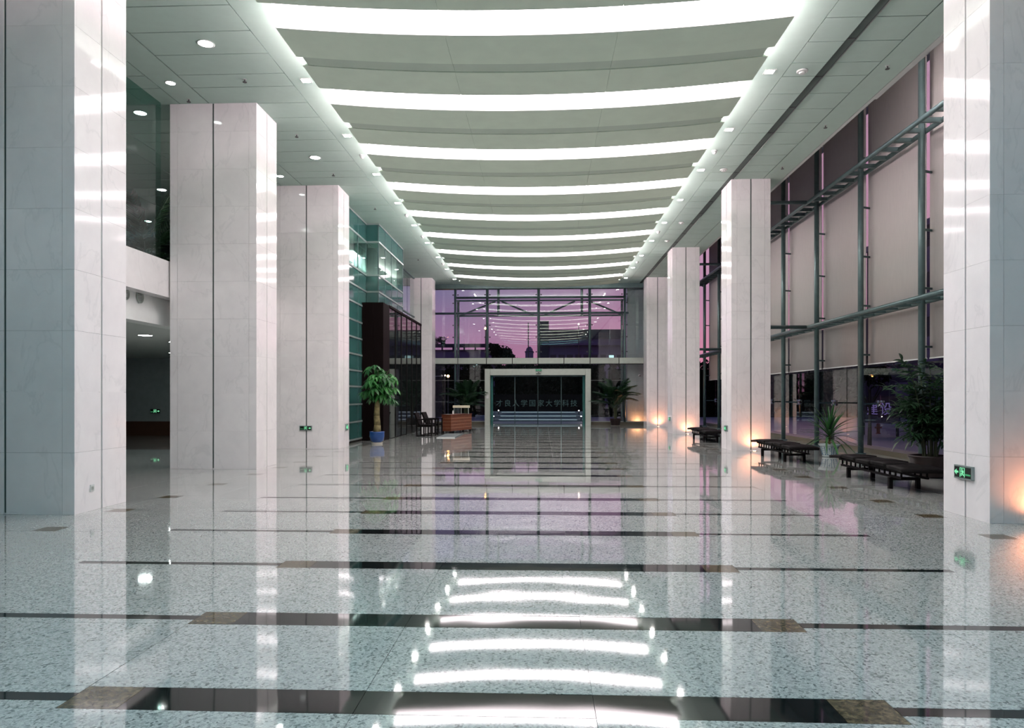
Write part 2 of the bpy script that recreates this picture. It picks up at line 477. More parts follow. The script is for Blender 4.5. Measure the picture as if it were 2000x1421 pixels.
column(-6.80, -5.66, 36.5, 37.6, 1, 'narrow marble column behind the black portal beside the far glass wall')
column(5.30, 6.40, 8.74, 9.72, -1, 'marble column at the right edge with an exit sign on its side')
column(5.28, 6.36, 20.32, 21.45, -1, 'marble column with an orange floor glow beside the low bench')
column(5.28, 6.38, 29.48, 30.6, -1, 'slim marble column lit orange at its foot, third on the right')
column(5.29, 6.40, 36.8, 37.9, -1, 'farthest right marble column lit orange beside the glass end wall')

# ================================================================== LEFT SIDE: mezzanine, lobby
wl = MB().box(-8.05, -7.8, YB, 21.5, 3.578, 4.335)
tag(wl.obj('wall_left', 'marble'), kind='structure')
sl = MB().box(-17, -8.05, YB, 21.5, 3.98, 4.15)
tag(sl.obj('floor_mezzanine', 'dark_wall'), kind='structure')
bk = MB().box(-8.25, -8.12, YB, 21.5, 3.24, 3.98); bk.box(-8.4, -8.06, YB, 21.5, 3.02, 3.24)
tag(bk.obj('trim_1', 'bulkhead_paint'), kind='structure')
lc = MB().box(-17, -8.4, YB, 28.5, 3.02, 3.09); tag(lc.obj('ceiling_lobby', 'white_paint'), kind='structure')
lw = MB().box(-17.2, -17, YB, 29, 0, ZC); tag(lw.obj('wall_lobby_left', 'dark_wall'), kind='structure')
lw = MB().box(-17, -13.9, 27.4, 27.6, 0, 3.09); lw.box(-13.9, -7.0, 28.2, 28.4, 0, 3.09); lw.box(-14.0, -13.8, 27.4, 28.4, 0, 3.09)
tag(lw.obj('wall_lobby_end', 'lobby_wall'), kind='structure')
lw = MB().box(-17, -13.75, 27.36, 27.42, 0, .55); lw.box(-13.75, -7.0, 28.16, 28.22, 0, .55)
tag(lw.obj('baseboard_lobby', 'wood_base'), kind='structure')
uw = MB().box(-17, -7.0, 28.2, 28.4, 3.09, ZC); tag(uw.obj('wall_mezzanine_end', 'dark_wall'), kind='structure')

# round air vents in the bulkhead
vent0 = None
for i, yy in enumerate((13.60, 14.10, 12.2, 14.9)):
    lab = ['round air vent in the white bulkhead, half hidden by the nearest left column', 'round louvred air vent in the white bulkhead between the left columns',
           'round air vent in the bulkhead hidden behind the nearest left column', 'round air vent in the bulkhead hidden behind the second left column'][i]
    if i > 1: continue
    t = thing('round_vent', (-8.12, yy, 3.51), lab, 'vent', 'round vents')
    a = MB(); n = 28
    prof = [(.115, 0), (.125, .03), (.105, .035), (.09, .01)]
    a.lathe(prof, n); o = a.obj('ring', 'light_metal', t); o.rotation_euler = (0, R(90), 0)
    d = MB().cyl((.004, 0, 0), (.008, 0, 0), .09, 24).obj('duct_mouth', 'groove', t)
    for z in (-.06, -.03, 0, .03, .06):
        hw = math.sqrt(max(.088**2-z*z, 0)); piece('louvre', 'chrome', t, .008, .02, -hw, hw, z-.006, z+.006)
# lobby lights
for i, (x, yy) in enumerate(((-9.75, 17.2), (-9.4, 15.0), (-10.1, 19.3), (-12.6, 24.0))):
    t = thing('round_downlight', (x, yy, 3.02), ['round ceiling lamp glowing in the lobby under the mezzanine, middle one', 'round lobby lamp half hidden by the nearest left column', 'round lobby lamp half hidden by the second left column', 'small deep round lamp far back in the dim lobby'][i], 'downlight', 'lobby downlights')
    MB().lathe([(.17, 0), (.19, -.012), (.16, -.012), (.155, 0)], 24).obj('trim_ring', 'plastic_white', t)
    MB().cyl((0, 0, -.010), (0, 0, -.004), .155, 24).obj('lamp', 'lobby_lamp', t)
# alarm boxes on the lobby wall
for i, z in enumerate((2.25, 1.35)):
    t = thing('alarm_box', (-13.87, 27.3, z), ['dark red alarm box on the lobby wall, upper one', 'dark red alarm box on the lobby wall, lower one'][i], 'alarm box', 'lobby alarm boxes')
    MB().box(-.15, .15, -.05, .06, -.13, .13).obj('housing', 'red_box', t)
    MB().cyl((0, -.06, 0), (0, -.05, 0), .07, 14).obj('button', 'plastic_dark', t)

# mezzanine glass screen with fittings and rail
t = thing('glass_screen', (-7.92, 12.3, 4.335), 'green glass screen above the white parapet between the left columns', 'glass screen')
for y0, y1 in ((-2.2, -.75), (-.75, .75), (.75, 2.25)):
    MB().box(-.006, .006, y0+.01, y1-.01, .0, 3.26).obj('pane', 'glass_green', t)
for yy in (-.75, .75):
    for z in (.35, 1.6):
        MB().box(-.03, .03, yy-.09, yy+.09, z-.015, z+.015).cyl((-.05, yy-.08, z), (.03, yy-.08, z), .022, 8).cyl((-.05, yy+.08, z), (.03, yy+.08, z), .022, 8).obj('clamp', 'chrome', t)
MB().cyl((-.35, -2.2, 1.05), (-.35, 2.25, 1.05), .03, 10).obj('handrail', 'black_metal', t)

# ================================================================== LEFT: green glass block and black portal
ZM = [.10, .68, 1.26, 1.85, 2.38, 2.92, 3.47, 4.03, 4.63, 5.2, 5.78, 6.95, ZC-.02]
def curtain(name, label, pts, vis=(5.78,)):
    t = link(name, None); tag(t, kind='structure', label=label)
    for (xa, ya), (xb, yb) in zip(pts, pts[1:]):
        L = math.hypot(xb-xa, yb-ya); n = max(1, round(L/1.05)); ang = math.atan2(yb-ya, xb-xa)
        for i in range(n):
            f0, f1 = i/n, (i+1)/n; mx_, my_ = xa+(xb-xa)*(f0+f1)/2, ya+(yb-ya)*(f0+f1)/2
            for z0, z1 in zip(ZM, ZM[1:]):
                k = ('pane', round(L/n, 3), round(z1-z0, 3), z0 in vis)
                if k not in _box:
                    _box[k] = MB().box(-L/n/2+.008, L/n/2-.008, -.012, .012, -(z1-z0)/2+.02, (z1-z0)/2-.02).mesh('glass_pane', 'glass_green' if z0 in vis else 'spandrel')
                link('glass_pane', _box[k], t, (mx_, my_, (z0+z1)/2), (0, 0, ang))
        for z in ZM:
            k = ('mul', round(L, 3))
            if k not in _box: _box[k] = MB().box(-L/2-.02, L/2+.02, -.035, .035, -.028, .028).mesh('mullion_bar', 'mullion')
            link('mullion_bar', _box[k], t, ((xa+xb)/2, (ya+yb)/2, z), (0, 0, ang))
        for i in range(n+1):
            x, yv = xa+(xb-xa)*i/n, ya+(yb-ya)*i/n
            k = ('vm',)
            if k not in _box: _box[k] = MB().box(-.012, .012, -.02, .02, .05, ZC-.01).mesh('mullion_post', 'steel_paint')
            link('mullion_post', _box[k], t, (x, yv, 0), (0, 0, ang))
    return t
curtain('window_3', 'green glass curtain wall with horizontal mullions behind the black portal', [(-6.22, 21.6), (-6.22, 25.0), (-5.78, 25.0), (-5.78, 29.35), (-6.6, 29.35)])
# lit office behind the vision band
of = MB(); of.box(-10.2, -10.1, 21.6, 29.2, 5.2, ZC); of.box(-10.2, -6.3, 21.56, 21.66, 5.2, ZC); of.box(-10.2, -6.0, 29.1, 29.2, 5.2, ZC)
of.box(-10.2, -6.3, 21.6, 29.2, 5.1, 5.2)
tag(of.obj('wall_office', 'room_wall'), kind='structure')
for i, (x, yy) in enumerate(((-7.6, 23.2), (-7.6, 25.6), (-7.4, 27.8))):
    t = thing('office_lamp', (x, yy, 7.1), 'white linear lamp in the lit office behind green glass, %s from the marble column' % ORD[i], 'lamp', 'office lamps')
    MB().box(-.15, .15, -.65, .65, 0, .04).obj('tray', 'plastic_white', t); MB().box(-.13, .13, -.6, .6, -.02, 0).obj('tube_panel', 'office_light', t)
    MB().cyl((0, -.4, .04), (0, -.4, .5), .008, 6).cyl((0, .4, .04), (0, .4, .5), .008, 6).obj('hanger', 'chrome', t)

t = thing('black_portal', (-5.47, 24.4, 0), 'tall black box-like portal with smoked glass panels beside the green curtain wall', 'portal')
MB().box(-.36, 0, 0, 1.0, 0, 4.75).obj('end_block', 'dark_cladding', t)
MB().box(-.30, -.10, 1.0, 7.7, 0, 4.70).obj('backing', 'dark_cladding', t)
MB().box(-.36, .02, 1.0, 7.7, 4.70, 4.78).obj('cap', 'dark_cladding', t)
for i in range(6):
    y0 = 1.0+i*6.7/6
    piece('smoked_panel', 'black_granite', t, -.10, -.02, y0+.03, y0+6.7/6-.03, .02, 4.70)
    piece('fin', 'black_metal', t, -.10, .0, y0+6.7/6-.03, y0+6.7/6+.03, 0, 4.72)
piece('front_board', 'dark_cladding', t, -.74, -.36, -.02, .06, 0, 4.75)

# glass between portal and far left column
w4 = tag(link('window_4', None), kind='structure', label='dark blue glass strip between the portal and the far column')
for z0, z1 in ((.1, 1.9), (1.9, 3.7), (3.7, 5.6), (5.6, 7.58)):
    piece('glass_pane', 'glass', w4, -6.61, -6.59, 29.4, 36.5, z0, z1-.03)
    piece('mullion_bar', 'steel_paint', w4, -6.65, -6.55, 29.4, 36.5, z1-.03, z1+.02)

# ================================================================== FAR GLASS WALL
w1 = tag(link('window_1', None), kind='structure', label='tall glass end wall with steel posts facing the dusk sky')
GX = [-6.7, -4.74, -3.0, -.22, 2.53, 4.40, 5.40]
for a, b in zip(GX, GX[1:]):
    for z0, z1 in ((3.6, 4.75), (4.75, 6.03), (6.03, 7.05), (7.05, 7.58)):
        piece('glass_pane', 'glass', w1, a+.006, b-.006, YF, YF+.015, z0+.006, z1-.006)
for a, b in ((-6.7, -4.74), (-4.74, -3.09), (2.55, 4.40), (4.40, 5.40)):
    for z0, z1 in ((.16, 1.24), (1.24, 2.40), (2.40, 3.28)):
        piece('glass_pane', 'glass', w1, a+.006, b-.006, YF, YF+.015, z0+.006, z1-.006)
    for z in (1.24, 2.40): piece('joint_strip', 'light_metal', w1, a, b, YF-.01, YF, z-.008, z+.008)
for a, b in ((-3.09, 2.55),): piece('glass_pane', 'glass', w1, a, b, YF, YF+.015, 3.02, 3.28)
for x in (-4.74, -3.0, -.22, 2.53, 4.40):
    z0 = 3.6 if -3.05 < x < 2.6 else 0.0
    me = MB().cyl((0, 0, z0), (0, 0, ZC), .075 if z0 else .065, 14).mesh('steel_post', 'steel_paint', True)
    link('steel_post', me, w1, (x, YF-.16, 0))
    for z in (3.95, 4.75, 5.4, 6.6, 7.05):
        for s in (-1, 1):
            piece('glass_clip', 'plastic_dark', w1, x+s*.13-.035, x+s*.13+.035, YF-.06, YF, z-.03, z+.03)
for (xa, xb, z) in ((-4.74, 4.40, 6.88), (-6.7, 4.6, 6.03)):
    link('steel_rail', MB().cyl((xa, 0, z), (xb, 0, z), .06, 12).mesh('steel_rail', 'steel_paint', True), w1, (0, YF-.16, 0))
piece('head_beam', 'steel_paint', w1, -6.7, 5.4, YF-.25, YF+.2, 7.36, ZC)
# wind truss outside
tr = thing('canopy_truss', (0, YF+1.2, 0), 'steel zigzag truss outside the upper far glass wall', 'truss')
for x0, z0, x1, z1 in ((-4.65, 6.05, -2.65, 6.85), (-2.3, 6.85, -.5, 6.08), (.1, 6.08, 1.8, 6.85), (2.6, 6.85, 4.4, 6.08)):
    MB().cyl((x0, 0, z0), (x1, 0, z1), .05, 8).obj('diagonal', 'steel_paint', tr)
for x in (-2.48, 2.18): MB().cyl((x, 0, 6.0), (x, 0, 8.6), .075, 10).obj('strut', 'steel_paint', tr)
for z in (6.05, 6.9): MB().cyl((-4.9, 0, z), (4.6, 0, z), .05, 8).obj('chord', 'steel_paint', tr)
for x in (-4.74, 4.4): MB().cyl((x, 0, 0), (x, 0, 6.95), .07, 10).obj('leg', 'steel_paint', tr)
# header band of metal panels
hb = tag(link('trim_2', None), kind='structure', label='grey-green metal transom band above the entrance')
hx = [-6.7, -5.2, -4.58, -3.03, -1.64, -.25, 1.14, 2.53, 4.07, 5.42]
hx = [-6.0, -4.58, -3.03, -1.64, -.25, 1.14, 2.53, 4.07, 5.48]
for a, b in zip(hx, hx[1:]): piece('transom_panel', 'portal_stone', hb, a+.02, b-.02, YF-.42, YF-.30, 3.29, 3.60)
piece('transom_core', 'black_metal', hb, -6.0, 5.48, YF-.30, YF+.05, 3.27, 3.59)
# sill kerb
kb = MB().box(-6.7, -3.1, YF-.25, YF+.05, 0, .16).box(2.56, 5.45, YF-.25, YF+.05, 0, .16)
tag(kb.obj('trim_3', 'sill_stone'), kind='structure')
kb = MB().box(-6.7, -3.1, YF-.06, YF-.02, .16, .20).box(2.56, 5.45, YF-.06, YF-.02, .16, .20)
tag(kb.obj('trim_4', 'light_metal'), kind='structure')

# door portal
d1 = tag(link('door_1', None), kind='structure', label='glass sliding entrance in a pale green metal surround')
piece('jamb', 'portal_stone', d1, -3.09, -2.81, YF-.75, YF+.1, 0, 3.0)
piece('jamb', 'portal_stone', d1, 2.27, 2.55, YF-.75, YF+.1, 0, 3.0)
piece('lintel', 'portal_stone', d1, -2.80, 2.26, YF-.75, YF+.1, 2.67, 3.0)
for a, b, yy in ((-2.80, -1.50, 0), (-1.52, -.24, -.08), (-.28, 1.02, -.08), (.98, 2.26, 0)):
    lf = MB().box(a+.03, b-.03, YF+yy, YF+yy+.012, .05, 2.60).obj('door_leaf', 'glass_door', d1)
    MB().box(a, b, YF+yy-.01, YF+yy+.025, 2.60, 2.66).box(a, b, YF+yy-.01, YF+yy+.025, .005, .05).box(a, a+.03, YF+yy-.01, YF+yy+.025, .05, 2.6).box(b-.03, b, YF+yy-.01, YF+yy+.025, .05, 2.6).obj('leaf_frame', 'steel_paint', lf)
# side jamb liners in dark green glass
for x in (-2.79, 2.13): piece('liner', 'spandrel', d1, x, x+.12, YF-.5, YF+.05, 0, 2.66)

# ================================================================== RIGHT WINDOW WALL
XP = 8.4
w2 = tag(link('window_2', None), kind='structure', label='tall glazed side wall behind round steel posts and blinds')
PY = [16.28 + 3.05*k for k in range(-3, 8)]
GZ = [.14, 1.32, 2.62, 3.92, 5.22, 6.52, 7.82, 9.55]
for k in range(-4, 8):
    y0, y1 = 16.575+3.06*k-.0, 16.575+3.06*(k+1)
    y1 = min(y1, YF-.05)
    for z0, z1 in zip(GZ, GZ[1:]):
        piece('glass_pane', 'glass', w2, 9.05, 9.065, y0+.006, y1-.006, z0+.006, z1-.006)
MB().box(8.75, 9.25, YB, YF, 0, .13).obj('window_sill', 'sill_stone', w2)
bm = MB()
bracket = MB().box(0, .62, -.02, .02, -.022, .022).mesh('bracket', 'steel_paint')
spider = MB().box(-.01, .02, -.10, .10, -.02, .02)
spider.cyl((.0, .09, .06), (.05, .09, .06), .025, 8).cyl((.0, -.09, .06), (.05, -.09, .06), .025, 8).cyl((0, .09, -.06), (.05, .09, -.06), .025, 8).cyl((0, -.09, -.06), (.05, -.09, -.06), .025, 8)
spider.cyl((-.01, 0, 0), (.02, .09, .06), .012, 6).cyl((-.01, 0, 0), (.02, -.09, -.06), .012, 6).cyl((-.01, 0, 0), (.02, .09, -.06), .012, 6).cyl((-.01, 0, 0), (.02, -.09, .06), .012, 6)
spider = spider.mesh('spider_clamp', 'chrome')
post = MB().cyl((0, 0, 0), (0, 0, 9.6), .072, 18).mesh('shaft', 'steel_paint', True)
flange = MB().cyl((0, 0, 0), (0, 0, .03), .13, 18).mesh('base_flange', 'steel_paint')
nvis = 0
for i, yy in enumerate(PY):
    t = thing('steel_post', (XP, yy, 0), 'round grey-green steel post in front of the blinds, %s along the side window' % ORD[i], 'post', 'steel posts along the side window')
    link('shaft', post, t); link('base_flange', flange, t)
    for z in GZ[1:-1]:
        a = math.atan2(.295, .62)
        br = link('bracket', bracket, t, (0, 0, z), (0, 0, a))
        link('spider_clamp', spider, br, (.655, 0, 0), (0, 0, -a))
# ladder trusses
for nm, z, lab in (('upper', 7.40, 'upper horizontal ladder truss of steel tubes in front of the blinds'), ('lower', 3.62, 'lower horizontal ladder truss of steel tubes in front of the blinds')):
    t = thing('ladder_truss', (XP, 7, z), lab, 'truss', 'ladder trusses')
    MB().cyl((-.36, -1, 0), (-.36, 31.5, 0), .055, 12).obj('front_tube', 'steel_paint', t, smooth=True)
    MB().cyl((.10, -1, 0), (.10, 31.5, 0), .055, 12).obj('rear_tube', 'steel_paint', t, smooth=True)
    rung = MB().box(-.36, .10, -.035, .035, -.05, .05).mesh('rung', 'steel_paint')
    yy = -.5
    while yy < 31.4:
        link('rung', rung, t, (0, yy, 0)); yy += .61
for i, (yy, lab) in enumerate(((12.1, 'hidden near'), (22.1, 'behind the bench column'), (32.2, 'behind the third right column'))):
    for z, ud in ((7.40, 'upper'), (3.62, 'lower')):
        if i == 0: continue
        t = thing('tie_beam', (6.0, yy, z), '%s steel tie tube running to the window truss %s' % (ud, lab), 'tie beam', 'steel tie tubes')
        MB().cyl((-.15, 0, 0), (1.985, 0, 0), .055, 12).obj('tube', 'steel_paint', t, smooth=True)
        MB().cyl((-.15, 0, 0), (-.1, 0, 0), .12, 12).obj('flange', 'steel_paint', t)
        MB().box(-.15, .0, -.62 if i == 1 else -1.55, .05, -.04, .04).obj('fixing_arm', 'steel_paint', t)
# roller blinds
BL = []
for k in range(-3, 8):
    y0 = 16.575+3.06*k+.065; y1 = min(16.575+3.06*(k+1)-.065, YF-.15)
    if y1-y0 < 1.0: continue
    t = thing('roller_blind', (8.70, y0, 2.39), 'off-white roller blind half lowered over the side window, %s bay along it' % ORD[k+3], 'blind', 'roller blinds')
    Lb = y1-y0; vs = []; fs = []; n = 14
    for i in range(n+1):
        yv = Lb*i/n; dx = .006*math.sin(i*1.9+k)
        vs += [(dx*.2, yv, 0), (dx, yv, 3.5), (dx*.3, yv, 6.95)]
    for i in range(n):
        a = 3*i; fs += [(a, a+3, a+4, a+1), (a+1, a+4, a+5, a+2)]
    f = MB().add(vs, fs).obj('fabric', 'blind_cloth', t, smooth=True)
    sd = f.modifiers.new('thick', 'SOLIDIFY'); sd.thickness = .002
    MB().box(-.012, .012, 0, Lb, -.03, 0).obj('bottom_bar', 'plastic_white', t)
    MB().cyl((.0, 0, 6.98), (.0, Lb, 6.98), .05, 12).obj('roller', 'light_metal', t)

# added linear lamp, out of view on the ceiling edge, to brighten the upper blinds
t = thing('added_ledge_lamp', (6.95, 8.0, ZC+.24), 'added unseen lamp on top of the right ceiling edge brightening the upper blinds', 'lamp')
MB().box(-.10, .12, 0, 7.5, -.04, 0).obj('tray', 'plastic_white', t); MB().cyl((.03, .1, .04), (.03, 7.4, .04), .03, 8).obj('tube', 'added_ledge_tube', t)
for yv in (.3, 3.7, 7.2): piece('bracket', 'plastic_white', t, -.12, -.08, yv-.05, yv+.05, -.04, .12)
# wall behind the camera
wb = MB().box(-17, 9.3, YB-.2, YB, 0, 9.8)
tag(wb.obj('wall_back', 'back_stone'), kind='structure')
rw = MB().box(9.05, 9.25, YB, 16.575-4*3.06, .13, 9.6)
tag(rw.obj('wall_right', 'white_paint'), kind='structure')

# ================================================================== CEILING FITTINGS
sq_trim = MB().box(-.10, .10, -.10, -.075, -.012, 0).box(-.10, .10, .075, .10, -.012, 0).box(-.10, -.075, -.075, .075, -.012, 0).box(.075, .10, -.075, .075, -.012, 0).mesh('trim', 'plastic_white')
sq_lamp = MB().box(-.075, .075, -.075, .075, -.008, -.002).mesh('lamp', 'spot_lamp')
for k in range(-2, 9):
    for x, sd in ((-4.56, 'left'), (4.25, 'right')):
        t = thing('square_downlight', (x, 13.63+2.91*k, ZC), 'small square downlight in the glowing %s ceiling strip, %s from the far wall' % (sd, ORD[8-k]), 'downlight', 'square downlights')
        link('trim', sq_trim, t); link('lamp', sq_lamp, t)
rd_trim = MB().lathe([(.135, 0), (.15, -.012), (.125, -.014), (.12, 0)], 28).mesh('trim_ring', 'plastic_white', True)
rd_lamp = MB().cyl((0, 0, -.009), (0, 0, -.002), .12, 28).mesh('lamp', 'round_lamp')
for x, yy, lab in ((-5.81, 12.13, 'large round downlight in the left soffit between the two nearest left columns'),
                   (-5.79, 18.02, 'large round downlight in the left soffit before the exit-sign column'),
                   (-8.63, 15.03, 'round downlight over the mezzanine beside the second left column'),
                   (-11.2, 20.63, 'round downlight over the mezzanine above the palm leaves'),
                   (-13.7, 24.3, 'round downlight deepest over the dark mezzanine'),
                   (-7.22, 13.62, 'smaller downlight just in front of the second left column top'),
                   (-7.24, 19.5, 'smaller downlight just in front of the exit-sign column top')):
    t = thing('round_downlight', (x, yy, ZC), lab, 'downlight', 'round downlights')
    sc = .7 if x in (-7.22, -7.24) else 1
    link('trim_ring', rd_trim, t, scale=(sc, sc, 1)); link('lamp', rd_lamp, t, scale=(sc, sc, 1))
spk = [MB().cyl((0, 0, -.05), (0, 0, 0), .012, 8).mesh('stem', 'plastic_dark'), MB().cyl((0, 0, -.06), (0, 0, -.05), .04, 12).mesh('deflector', 'plastic_dark'), MB().cyl((0, 0, -.006), (0, 0, 0), .035, 14).mesh('rosette', 'plastic_white')]
for x, yy, lab in ((-5.72, 13.54, 'left of the nearest left bay'), (-5.72, 16.45, 'in the second left bay'), (-5.72, 19.37, 'in front of the exit-sign column'), (-5.4, 22.9, 'in front of the green glass wall'), (-5.5, 31.5, 'above the black portal'), (-7.25, 14.4, 'beside the second left column top'),
                   (-9.0, 17.4, 'over the mezzanine'), (-9.6, 20.0, 'deep over the mezzanine'), (6.35, 13.5, 'near the right ceiling edge'), (6.35, 16.4, 'at the right ceiling edge, second bay'), (6.35, 19.3, 'at the right ceiling edge by the bench column'), (6.35, 25.1, 'at the right ceiling edge beyond the bench column')):
    t = thing('sprinkler', (x, yy, ZC), 'small dark fire sprinkler in the ceiling ' + lab, 'sprinkler', 'ceiling sprinklers')
    for q, nm in zip(spk, ('stem', 'deflector', 'rosette')): link(nm, q, t)
for x, yy, lab in ((4.85, 13.63, 'near the top right'), (4.85, 19.45, 'above the bench column'), (4.85, 25.3, 'in the third right bay'), (-6.95, 11.3, 'beside the nearest left column'), (4.85, 28.2, 'in the fourth right bay')):
    t = thing('smoke_detector', (x, yy, ZC), 'round white smoke detector on the ceiling ' + lab, 'smoke detector', 'smoke detectors')
    MB().lathe([(.10, 0), (.10, -.02), (.085, -.03)], 22).obj('base', 'plastic_white', t); MB().lathe([(.06, -.03), (.055, -.055), (.03, -.06)], 18).obj('sensor_cap', 'plastic_white', t)
for x, yy, lab in ((-4.55, 17.9, 'on the left glow strip, nearest'), (-4.55, 23.8, 'on the left glow strip, middle'), (-4.55, 27.0, 'on the left glow strip, beyond the middle'), (-4.55, 32.5, 'on the left glow strip, far'), (4.25, 17.95, 'on the right glow strip, nearest'), (4.25, 26.6, 'on the right glow strip, middle'), (4.25, 32.5, 'on the right glow strip, far')):
    t = thing('dome_camera', (x, yy, ZC), 'small white dome camera ' + lab, 'camera', 'dome cameras')
    MB().cyl((0, 0, -.03), (0, 0, 0), .07, 18).obj('mount', 'plastic_white', t); MB().lathe([(.055, -.03), (.05, -.06), (.03, -.085), (.01, -.092)], 18).obj('dome', 'plastic_white', t, smooth=True)

# ================================================================== COLUMN UPLIGHTS
def uplight(x, y, label, wts=1.0, z=0.0, tilt=.0):
    t = thing('ground_uplight', (x, y, z), label, 'uplight', 'orange ground uplights')
    MB().lathe([(.055, 0), (.07, .004), (.05, .012), (.045, .012)], 20).obj('ring', 'chrome', t)
    MB().cyl((0, 0, .004), (0, 0, .014), .042, 18).obj('lens', 'uplight_lens', t)
    L = bpy.data.lights.new('uplight_lamp', 'SPOT'); L.energy = UPL_W*wts; L.color = (1.0, .35, .15); L.spot_size = R(160); L.spot_blend = 1.0; L.shadow_soft_size = .04
    link('lamp', L, t, (0, 0, .03), (R(180), 0, 0))
uplight(5.85, 8.54, 'orange ground uplight before the column at the right picture edge')
uplight(5.86, 20.12, 'orange ground uplight at the foot of the bench column')
uplight(5.87, 29.28, 'orange ground uplight at the foot of the third right column')
uplight(5.86, 36.6, 'orange ground uplight at the farthest right column', 1.3)

# ================================================================== TEXT
def text_mesh(body, size, mat, name='lettering', depth=.004):
    cu = bpy.data.curves.new(name, 'FONT'); cu.body = body; cu.size = size; cu.align_x = 'CENTER'; cu.align_y = 'CENTER'; cu.extrude = depth; cu.resolution_u = 3
    o = bpy.data.objects.new(name, cu); COL.objects.link(o)
    dg = bpy.context.evaluated_depsgraph_get(); dg.update()
    me = bpy.data.meshes.new_from_object(o.evaluated_get(dg)); me.materials.clear(); me.materials.append(MATS[mat])
    bpy.data.objects.remove(o); return me
def poly(mb, pts, y, th=.004):
    n = len(pts); vs = [(px, y, pz) for px, pz in pts] + [(px, y+th, pz) for px, pz in pts]
    fs = [tuple(range(n)), tuple(range(n, 2*n))[::-1]] + [(i, i+n, (i+1) % n+n, (i+1) % n) for i in range(n)]
    return mb.add(vs, fs)
def exit_sign(loc, rz, label, arrow=-1, w_=.38, h_=.17, mode='full'):
    t = thing('exit_sign', loc, label, 'exit sign', 'green exit signs', rz)
    MB().box(-w_/2, w_/2, -.035, 0, -h_/2, h_/2).obj('case', 'sign_frame', t)
    b = .018
    MB().box(-w_/2+b, w_/2-b, -.038, -.034, -h_/2+b, h_/2-b).obj('panel', 'sign_black', t)
    y = -.043; k = h_/.17
    if mode == 'text':
        link('lettering', text_mesh('安全出口', h_*.62, 'exit_green'), t, (0, -.042, 0), (R(90), 0, 0)); return t
    # arrow
    ax = arrow*w_*.33; a = MB()
    poly(a, [(ax+arrow*.045*k, 0), (ax-arrow*.002, .034*k), (ax-arrow*.002, .012*k), (ax-arrow*.04*k, .012*k), (ax-arrow*.04*k, -.012*k), (ax-arrow*.002, -.012*k), (ax-arrow*.002, -.034*k)], y)
    a.obj('arrow', 'exit_green', t)
    # running figure in a doorway
    d = MB(); hh = h_/2-.026
    d.box(-.05*k, -.042*k, y, y+.004, -hh, hh); d.box(.042*k, .05*k, y, y+.004, -hh, hh); d.box(-.05*k, .05*k, y, y+.004, hh-.006, hh)
    d.obj('doorway', 'exit_green', t)
    f = MB(); s_ = arrow
    f.cyl((s_*.006, y, .04*k), (s_*.006, y+.004, .04*k), .010*k, 10)
    for x0, z0, x1, z1, r in ((.002, .028, -.006, -.006, .010), (-.004, -.004, .018, -.018, .007), (.018, -.018, .016, -.045, .006), (-.006, -.006, -.014, -.028, .007), (-.014, -.028, -.034, -.036, .006), (.004, .024, .024, .010, .005), (0, .024, -.018, .018, .005), (-.018, .018, -.026, .0, .005)):
        f.box(0, 0, 0, 0, 0, 0) if False else f.cyl((s_*x0*k, y+.002, z0*k), (s_*x1*k, y+.002, z1*k), r*k*.9, 6)
    f.obj('running_figure', 'exit_green', t)
    link('lettering', text_mesh('安全出口', h_*.15, 'exit_dim'), t, (-arrow*w_*.31, -.042, -h_*.15), (R(90), 0, 0))
    return t
exit_sign((5.30, 9.23, .555), R(-90), 'green exit sign with left arrow on the right-edge marble column')
exit_sign((-6.82, 20.4, .605), 0, 'wide green exit sign with right arrow across the column seam', 1, .36, .14)
exit_sign((-5.88, 21.22, .60), R(90), 'narrow green exit sign on the column side next to the green glass', -1, .22, .19)
exit_sign((5.28, 20.85, .60), R(-90), 'green exit sign on the side of the bench column', -1, .30, .17)
exit_sign((5.28, 30.0, .60), R(-90), 'tiny exit sign on the side of the third right column', -1, .30, .17)
exit_sign((-.22, YF-.76, 2.93), 0, 'green exit sign with white characters above the entrance door', 1, .36, .14, 'text')
exit_sign((-15.1, 27.36, .95), 0, 'green exit sign on the dim lobby wall', 1, .40, .18)
t = thing('door_sensor', (-.22, YF-.75, 2.80), 'white motion sensor below the exit sign over the door', 'sensor')
MB().lathe([(.14, 0), (.13, .03), (.08, .05)], 18).obj('shell', 'plastic_white', t, (0, 0, -.03)); MB().box(-.05, .05, -.15, -.1, -.03, 0).obj('lens', 'plastic_dark', t)
t = thing('wall_switch', (-2.95, YF-.75, 1.52), 'small white button plate on the left door jamb', 'switch')
MB().box(-.06, .06, -.012, 0, -.09, .09).obj('plate', 'plastic_white', t); MB().box(-.02, .02, -.02, -.012, -.03, .03).obj('button', 'saucer', t)
t = thing('wall_socket', (-5.95, 9.22, .30), 'small white socket plate low on the left-edge column side', 'socket')
MB().box(0, .01, -.04, .04, -.045, .045).obj('plate', 'plastic_white', t); MB().box(.01, .014, -.02, .02, -.02, .02).obj('insert', 'light_metal', t)
for x, s_, lab in ((-5.55, 1, 'small bracket camera beside the far left column'), (5.25, -1, 'small bracket camera beside the farthest right column')):
    t = thing('bracket_camera', (x, YF-.5, 2.62), lab, 'camera', 'bracket cameras')
    MB().cyl((-s_*.25, 0, 0), (s_*.1, 0, 0), .015, 8).box(-s_*.2-.02, -s_*.2+.02, 0, .5, -.015, .015).obj('arm', 'chrome', t)
    MB().cyl((s_*.1, -.12, 0), (s_*.1, .14, .03), .05, 12).obj('body', 'plastic_white', t); MB().cyl((s_*.1, -.135, 0), (s_*.1, -.12, 0), .04, 12).obj('lens', 'plastic_dark', t)

